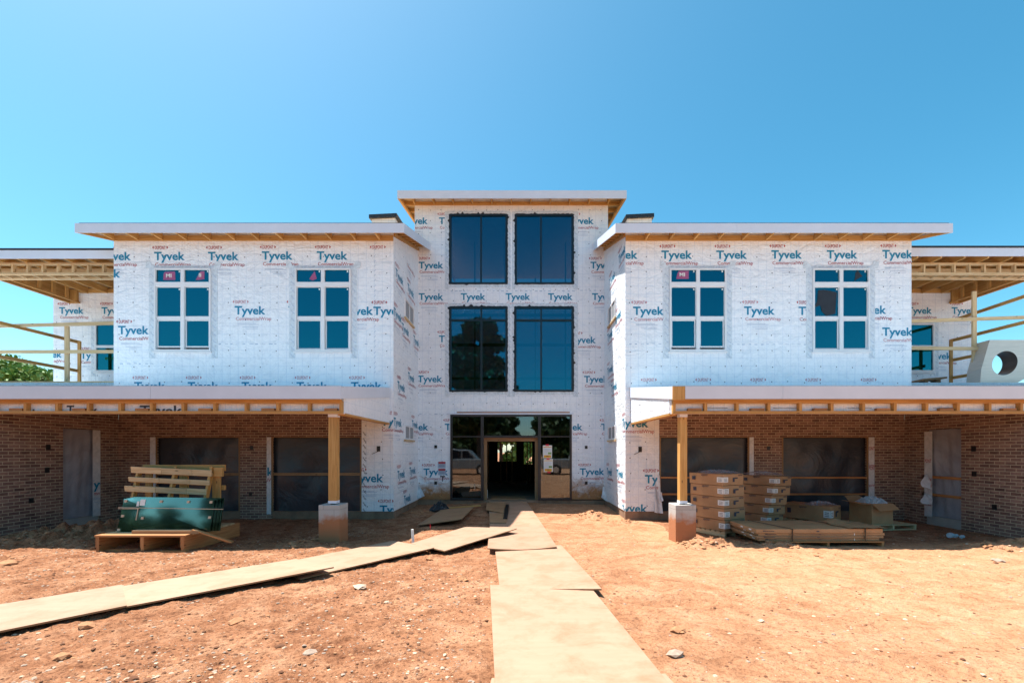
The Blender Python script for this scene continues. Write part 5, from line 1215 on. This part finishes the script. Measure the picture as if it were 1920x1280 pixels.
# ---------------------------------------------------------------- left: pallet, lumber rack, stacked glass
def left_stack():
    p0 = Vector((PX(179, 7.72), 7.72, -.03)); H = .30; Lx, Ly = 1.52, 1.35; O = M['lumber_red']
    root = empty('pallet', p0, label='big orange wood pallet under the glass sheets', cat='pallet')
    for k in range(7):
        mb = MB(); y = p0.y+k*.2; mb.box(p0.x-.02, p0.x+Lx, y, y+.15, p0.z+H-.03, p0.z+H, grain='x'); build('deck_board', mb, M['lumber_red'] if k == 0 else M['lumber_pale'], root)
    for x in (0, Lx/2, Lx-.075):
        mb = MB(); mb.box(p0.x+x, p0.x+x+.05, p0.y+.01, p0.y+Ly+.2, p0.z+.0, p0.z+H-.031, grain='y'); build('stringer', mb, O, root)
        mb = MB(); mb.box(p0.x+x-.055, p0.x+x-.01, p0.y+.06, p0.y+Ly, p0.z+.08, p0.z+H-.031, grain='y'); build('stringer', mb, O, root)
    mb = MB(); mb.box(p0.x+.9, p0.x+Lx+.02, p0.y-.03, p0.y+.08, p0.z, p0.z+.03, grain='x'); mb.box(p0.x-.35, p0.x+.6, p0.y+.1, p0.y+.2, p0.z, p0.z+.03, grain='x'); build('bottom_board', mb, M['lumber_red'], root)
    # lumber rack behind
    Yb = 8.75; zt = PZ(873, Yb); x0, x1 = PX(253, Yb), PX(411, Yb)
    rk = empty('lumber_rack', (x0+.8, Yb, -.03), label='upright pale lumber rack of three long slats leaning behind the glass', cat='rack')
    lean = .16
    def Lp(x, z, y=0): return Vector((x-(zt-z)*.10, Yb-(zt-z)*lean+y, z))
    for a in (PX(262, Yb), PX(330, Yb), PX(397, Yb)):
        mb = MB(); mb.bar(Lp(a+.02, zt-.02), Lp(a+.02, .27), .045, .09, up=(0, 1, 0)); build('upright', mb, M['lumber'], rk)
    for (pa, pb, y_, th_) in ((252, 402, 879.5, .115), (250, 400, 897, .085), (245, 396, 914, .105)):
        z = PZ(y_, Yb); zb = z
        cuts = [pa, pa+(pb-pa)*.38, pa+(pb-pa)*.76, pb]
        for q, (c, d) in enumerate(zip(cuts, cuts[1:])):
            mb = MB(); tl = -.035 if (y_ == 897.5 and q == 1) else 0; dz = .012 if tl else 0
            a = Vector((PX(c, Yb)+.003, Yb-(zt-z)*lean-.06, z-.012*0-((c-pa)/150*.07)+tl)); b = Vector((PX(d, Yb)-.003, Yb-(zt-z)*lean-.06, z-((d-pa)/150*.07)+dz))
            mb.bar(a, b, .03, th_, up=(0, -.16, 1)); build('slat', mb, M['lumber_pale'], rk)
        mb = MB(); a = Vector((PX(pa, Yb)+.01, Yb-(zt-z)*lean-.015, z-.035)); b = Vector((PX(pb, Yb)-.01, Yb-(zt-z)*lean-.015, z-.105)); mb.bar(a, b, .04, th_*.55); build('slat_backing', mb, M['lumber'], rk)
    for x_, yy, wd in ((PX(407, Yb+.05), Yb+.02, .15), (PX(341, Yb+.1), Yb+.14, .16), (PX(275, Yb+.1), Yb+.14, .12)):
        mb = MB(); mb.box(x_-wd/2, x_+wd/2, yy, yy+.04, -.03, zt-.03 if wd == .15 else zt-.12, grain='z'); build('rear_post', mb, M['lumber'], rk)
    mb = MB(); mb.box(PX(262, Yb), PX(417, Yb), Yb+.07, Yb+.11, zt-.10, zt+.02, grain='x'); mb.box(PX(402, Yb), PX(419, Yb), Yb-.03, Yb+.015, zt-.20, zt-.03, grain='x'); mb.box(PX(400, Yb), PX(417, Yb), Yb+.07, Yb+.11, zt-.47, zt-.38, grain='x'); build('top_rail', mb, M['lumber'], rk)
    # glass sheets leaning on the rack
    Yg = 8.02; 
    for k in range(4):
        gx0b, gx1b = PX(219, Yg)+.02*k, PX(393, Yg)+.035*k; gx0t, gx1t = PX(226, Yg)+.02*k, PX(397, Yg)+.035*k
        zb, zt_ = .275, PZ(937-.8*k, Yg+.05); dy = .035*k; lean_ = .07
        a = Vector((gx0b, Yg+dy, zb)); b = Vector((gx1b, Yg+dy, zb)); c = Vector((gx1t, Yg+dy+lean_, zt_)); d = Vector((gx0t, Yg+dy+lean_, zt_+.02)); n = (b-a).cross(d-a).normalized()
        mb = MB(); mb.prism([a, b, c, d], -n*.02)
        gl = build('glass_sheet', mb, M['glass_stack'], None, label=['front', 'second', 'third', 'rearmost'][k]+' green glass sheet leaning on the lumber rack', cat='glass sheet', group='glass sheets stacked on the left pallet')
        if k == 0:
            mb = MB()
            for u, v in ((.03, .93), (.03, .48), (.02, .06), (.25, .42), (.42, .93), (.72, .93), (.97, .93), (.98, .45)):
                q = (a*(1-u)+b*u)*(1-v)+(d*(1-u)+c*u)*v+n*.004; e1 = (b-a).normalized()*.022; e2 = (d-a).normalized()*.022; mb.prism([q-e1-e2, q+e1-e2, q+e1+e2, q-e1+e2], n*.012)
            build('cork_pad', mb, M['twine'], gl)
            mb = MB(); u = .17
            for (u0, u1, v0, v1) in ((.19, .245, .80, .99), (.155, .18, .78, .93)):
                pp = [(a*(1-s)+b*s)*(1-t)+(d*(1-s)+c*s)*t+n*.003 for s, t in ((u0, v0), (u1, v0), (u1, v1), (u0, v1))]; mb.prism(pp, n*.003)
            build('paper_tag', mb, M['paper'], gl)
    mb = MB(); zt2 = .62; fy = lambda v: Yg+.07*v-.012
    mb.cyl((PX(221, Yg)-.02, fy(.66), .70), (PX(411, Yg)+.05, fy(.66), .67), .006, 6); mb.cyl((PX(221, Yg)-.02, fy(.64), .68), (PX(256, Yg), fy(.64), .68), .006, 6); mb.cyl((PX(256, Yg), fy(.66), .69), (PX(254, Yg), fy(.35), .48), .008, 6)
    build('twine', mb, M['twine'], None, label='pale twine tied across the stacked glass sheets', cat='twine')
    # honeycomb card and slipped plank in front
    mb = MB(); mb.prism([(PX(247, 7.85), 7.85, .27), (PX(372, 7.85), 7.85, .27), (PX(362, 7.95), 8.0, .27), (PX(252, 7.95), 8.0, .27)], (0, 0, .055)); build('honeycomb_board', mb, M['lumber_dark'], None, label='brown corrugated packing strip lying at the foot of the glass', cat='packing')
    mb = MB(); mb.bar((PX(362, 7.9), 7.9, .335), (PX(436, 8.0), 8.0, .10), .10, .02); mb.bar((PX(364, 7.86), 7.95, .30), (PX(424, 7.96), 8.05, .085), .08, .012); build('plank', mb, M['lumber_red'], None, label='thin plank slipping off the right side of the glass pallet', cat='plank')
left_stack()
# ---------------------------------------------------------------- trees
def tree_mesh(h, rad, nleaf, leaf, seed, mat, trunk_h=.35):
    rng = np.random.RandomState(seed)
    cl = []
    for k in range(26):
        t = rng.rand(); ang = rng.rand()*6.28; z = h*(trunk_h+(1-trunk_h)*t*.92); rr = rad*(math.sin(math.pi*min(1, .18+t*.80))**.7)*math.sqrt(rng.rand())*.85
        cl.append((rr*math.cos(ang), rr*math.sin(ang), z, rad*(.22+.25*rng.rand())))
    cl = np.array(cl); ci = rng.randint(0, len(cl), nleaf); d = rng.normal(size=(nleaf, 3)); d /= np.linalg.norm(d, axis=1)[:, None]; r = rng.rand(nleaf)**.35
    P = cl[ci, :3]+d*(cl[ci, 3]*r)[:, None]*np.array([1, 1, .75]); a = rng.normal(size=(nleaf, 3)); a /= np.linalg.norm(a, axis=1)[:, None]; b = np.cross(a, rng.normal(size=(nleaf, 3))); b /= np.linalg.norm(b, axis=1)[:, None]
    s = leaf*(.6+.8*rng.rand(nleaf))[:, None]; V = np.stack([P-a*s-b*s*.5, P+a*s*.2-b*s*.7, P+a*s+b*s*.4, P-a*s*.3+b*s*.8], 1).reshape(-1, 3)
    me = bpy.data.meshes.new('crown'); me.vertices.add(len(V)); me.vertices.foreach_set('co', V.ravel()); me.loops.add(nleaf*4); me.loops.foreach_set('vertex_index', np.arange(nleaf*4)); me.polygons.add(nleaf)
    me.polygons.foreach_set('loop_start', np.arange(nleaf)*4); me.polygons.foreach_set('loop_total', np.full(nleaf, 4)); me.update(calc_edges=True); me.materials.append(mat)
    tm = MB(); top = Vector((0, 0, h*.75)); tm.cyl((0, 0, -.3), top, h*.022, 10, r2=h*.006)
    for c in cl[:9]: tm.cyl((0, 0, max(h*.22, c[2]*.6)), (c[0], c[1], c[2]), h*.008, 6, r2=h*.002)
    return me, tm
def tree(loc, h, rad, n, leaf, seed, mat, label, group, th=.35):
    me, tm = tree_mesh(h, rad, n, leaf, seed, mat, th); root = local_root('tree', loc, 0, label=label, cat='tree', group=group)
    o = bpy.data.objects.new('crown', me); COL.objects.link(o); o.parent = root; build('trunk', tm, M['bark'], root); return root
gtr = 'trees beyond the left balcony'
for px, py, Y, rad, lab in ((-25, 660, 52, 6.5, 'tallest bright green tree at the left edge behind the balcony'), (22, 672, 55, 5, 'bright green tree second from the left edge behind the balcony'), (58, 688, 50, 4.5, 'lower bright green tree behind the left balcony rail'), (88, 700, 58, 4, 'lowest bright green tree next to the left balcony wall')):
    tree((PX(px, Y), Y, 0), PZ(py, Y), rad, 16000, .20, int(px+60), M['leaf'], lab, gtr, .15)
for x, y, h, lab in ((-1.5, 38, 8, 'green tree seen through the doorway, left one'), (2.2, 41, 9, 'green tree seen through the doorway, right one')):
    tree((x, y, 0), h, 3.6, 7000, .22, int(h*7), M['leaf'], lab, 'trees seen through the doorway', .1)
# across the lot behind the camera, seen only in the glass
tree((-4.6, -24, 0), 17.5, 4.3, 16000, .28, 5, M['leaf_dark'], 'tall dark tree mirrored in the window above the entrance', None, .25)
rowt = None
for k in range(19):
    x = -62+k*5.6+random.uniform(-1.5, 1.5); y = -38+random.uniform(-5, 5); sc_ = random.uniform(.8, 1.25)*(.82 if x < -15 else .95)
    if k % 5 == 0: rowt = tree((x, y, 0), 8.5, 4.3, 6000, .34, 60+k, M['leaf_dark'], 'dark tree of the row mirrored faintly in the entrance glass', 'trees mirrored in the glass', .08); rowt.scale = (sc_,)*3
    else:
        c = dup(rowt, None, (x, y, 0), random.random()*6, label='dark tree of the row mirrored faintly in the entrance glass'); c.scale = (sc_, sc_, sc_*random.uniform(.85, 1.1))
# ---------------------------------------------------------------- two parked trucks mirrored in the entrance glass
def truck(loc, label):
    root = local_root('pickup_truck', loc, 0, label=label, cat='pickup truck', group='pickup trucks mirrored in the entrance glass')
    mb = MB(); prof = [(-2.75, .45), (2.7, .45), (2.75, .85), (2.65, 1.08), (1.5, 1.16), (-.75, 1.14), (-2.72, 1.14), (-2.78, .7)]
    mb.prism([(x, -.95, z) for x, z in prof], (0, 1.9, 0)); build('body', mb, M['paint'], root, bevel=.05)
    mb = MB(); cab = [(1.45, 1.15), (.85, 1.78), (-.45, 1.85), (-.72, 1.15)]; mb.prism([(x, -.80, z) for x, z in cab], (0, 1.6, 0)); build('cab', mb, M['paint'], root, bevel=.05)
    mb = MB(); mb.prism([(x, -.812, z) for x, z in ((1.2, 1.2), (.78, 1.70), (.42, 1.72), (.42, 1.2))], (0, 1.624, 0)); mb.prism([(x, -.812, z) for x, z in ((.32, 1.2), (.32, 1.72), (-.38, 1.76), (-.55, 1.2))], (0, 1.624, 0)); build('side_window', mb, M['black'], root)
    for x in (-1.75, 1.75):
        for y in (-.97, .77): mb = MB(); mb.cyl((x, y, .39), (x, y+.2, .39), .39, 24); wl = build('wheel', mb, M['tyre'], root, smooth=False); mb = MB(); yy = y-.004 if y < 0 else y+.2; mb.cyl((x, yy, .39), (x, yy+.006, .39), .22, 18); build('rim', mb, M['steel'], wl)
    return root
t1 = truck((-4.3, -3.2, -.0), 'pale pickup truck mirrored in the glass left of the door')
dup(t1, None, (4.3, -3.6, 0), label='pale pickup truck mirrored in the glass right of the door')
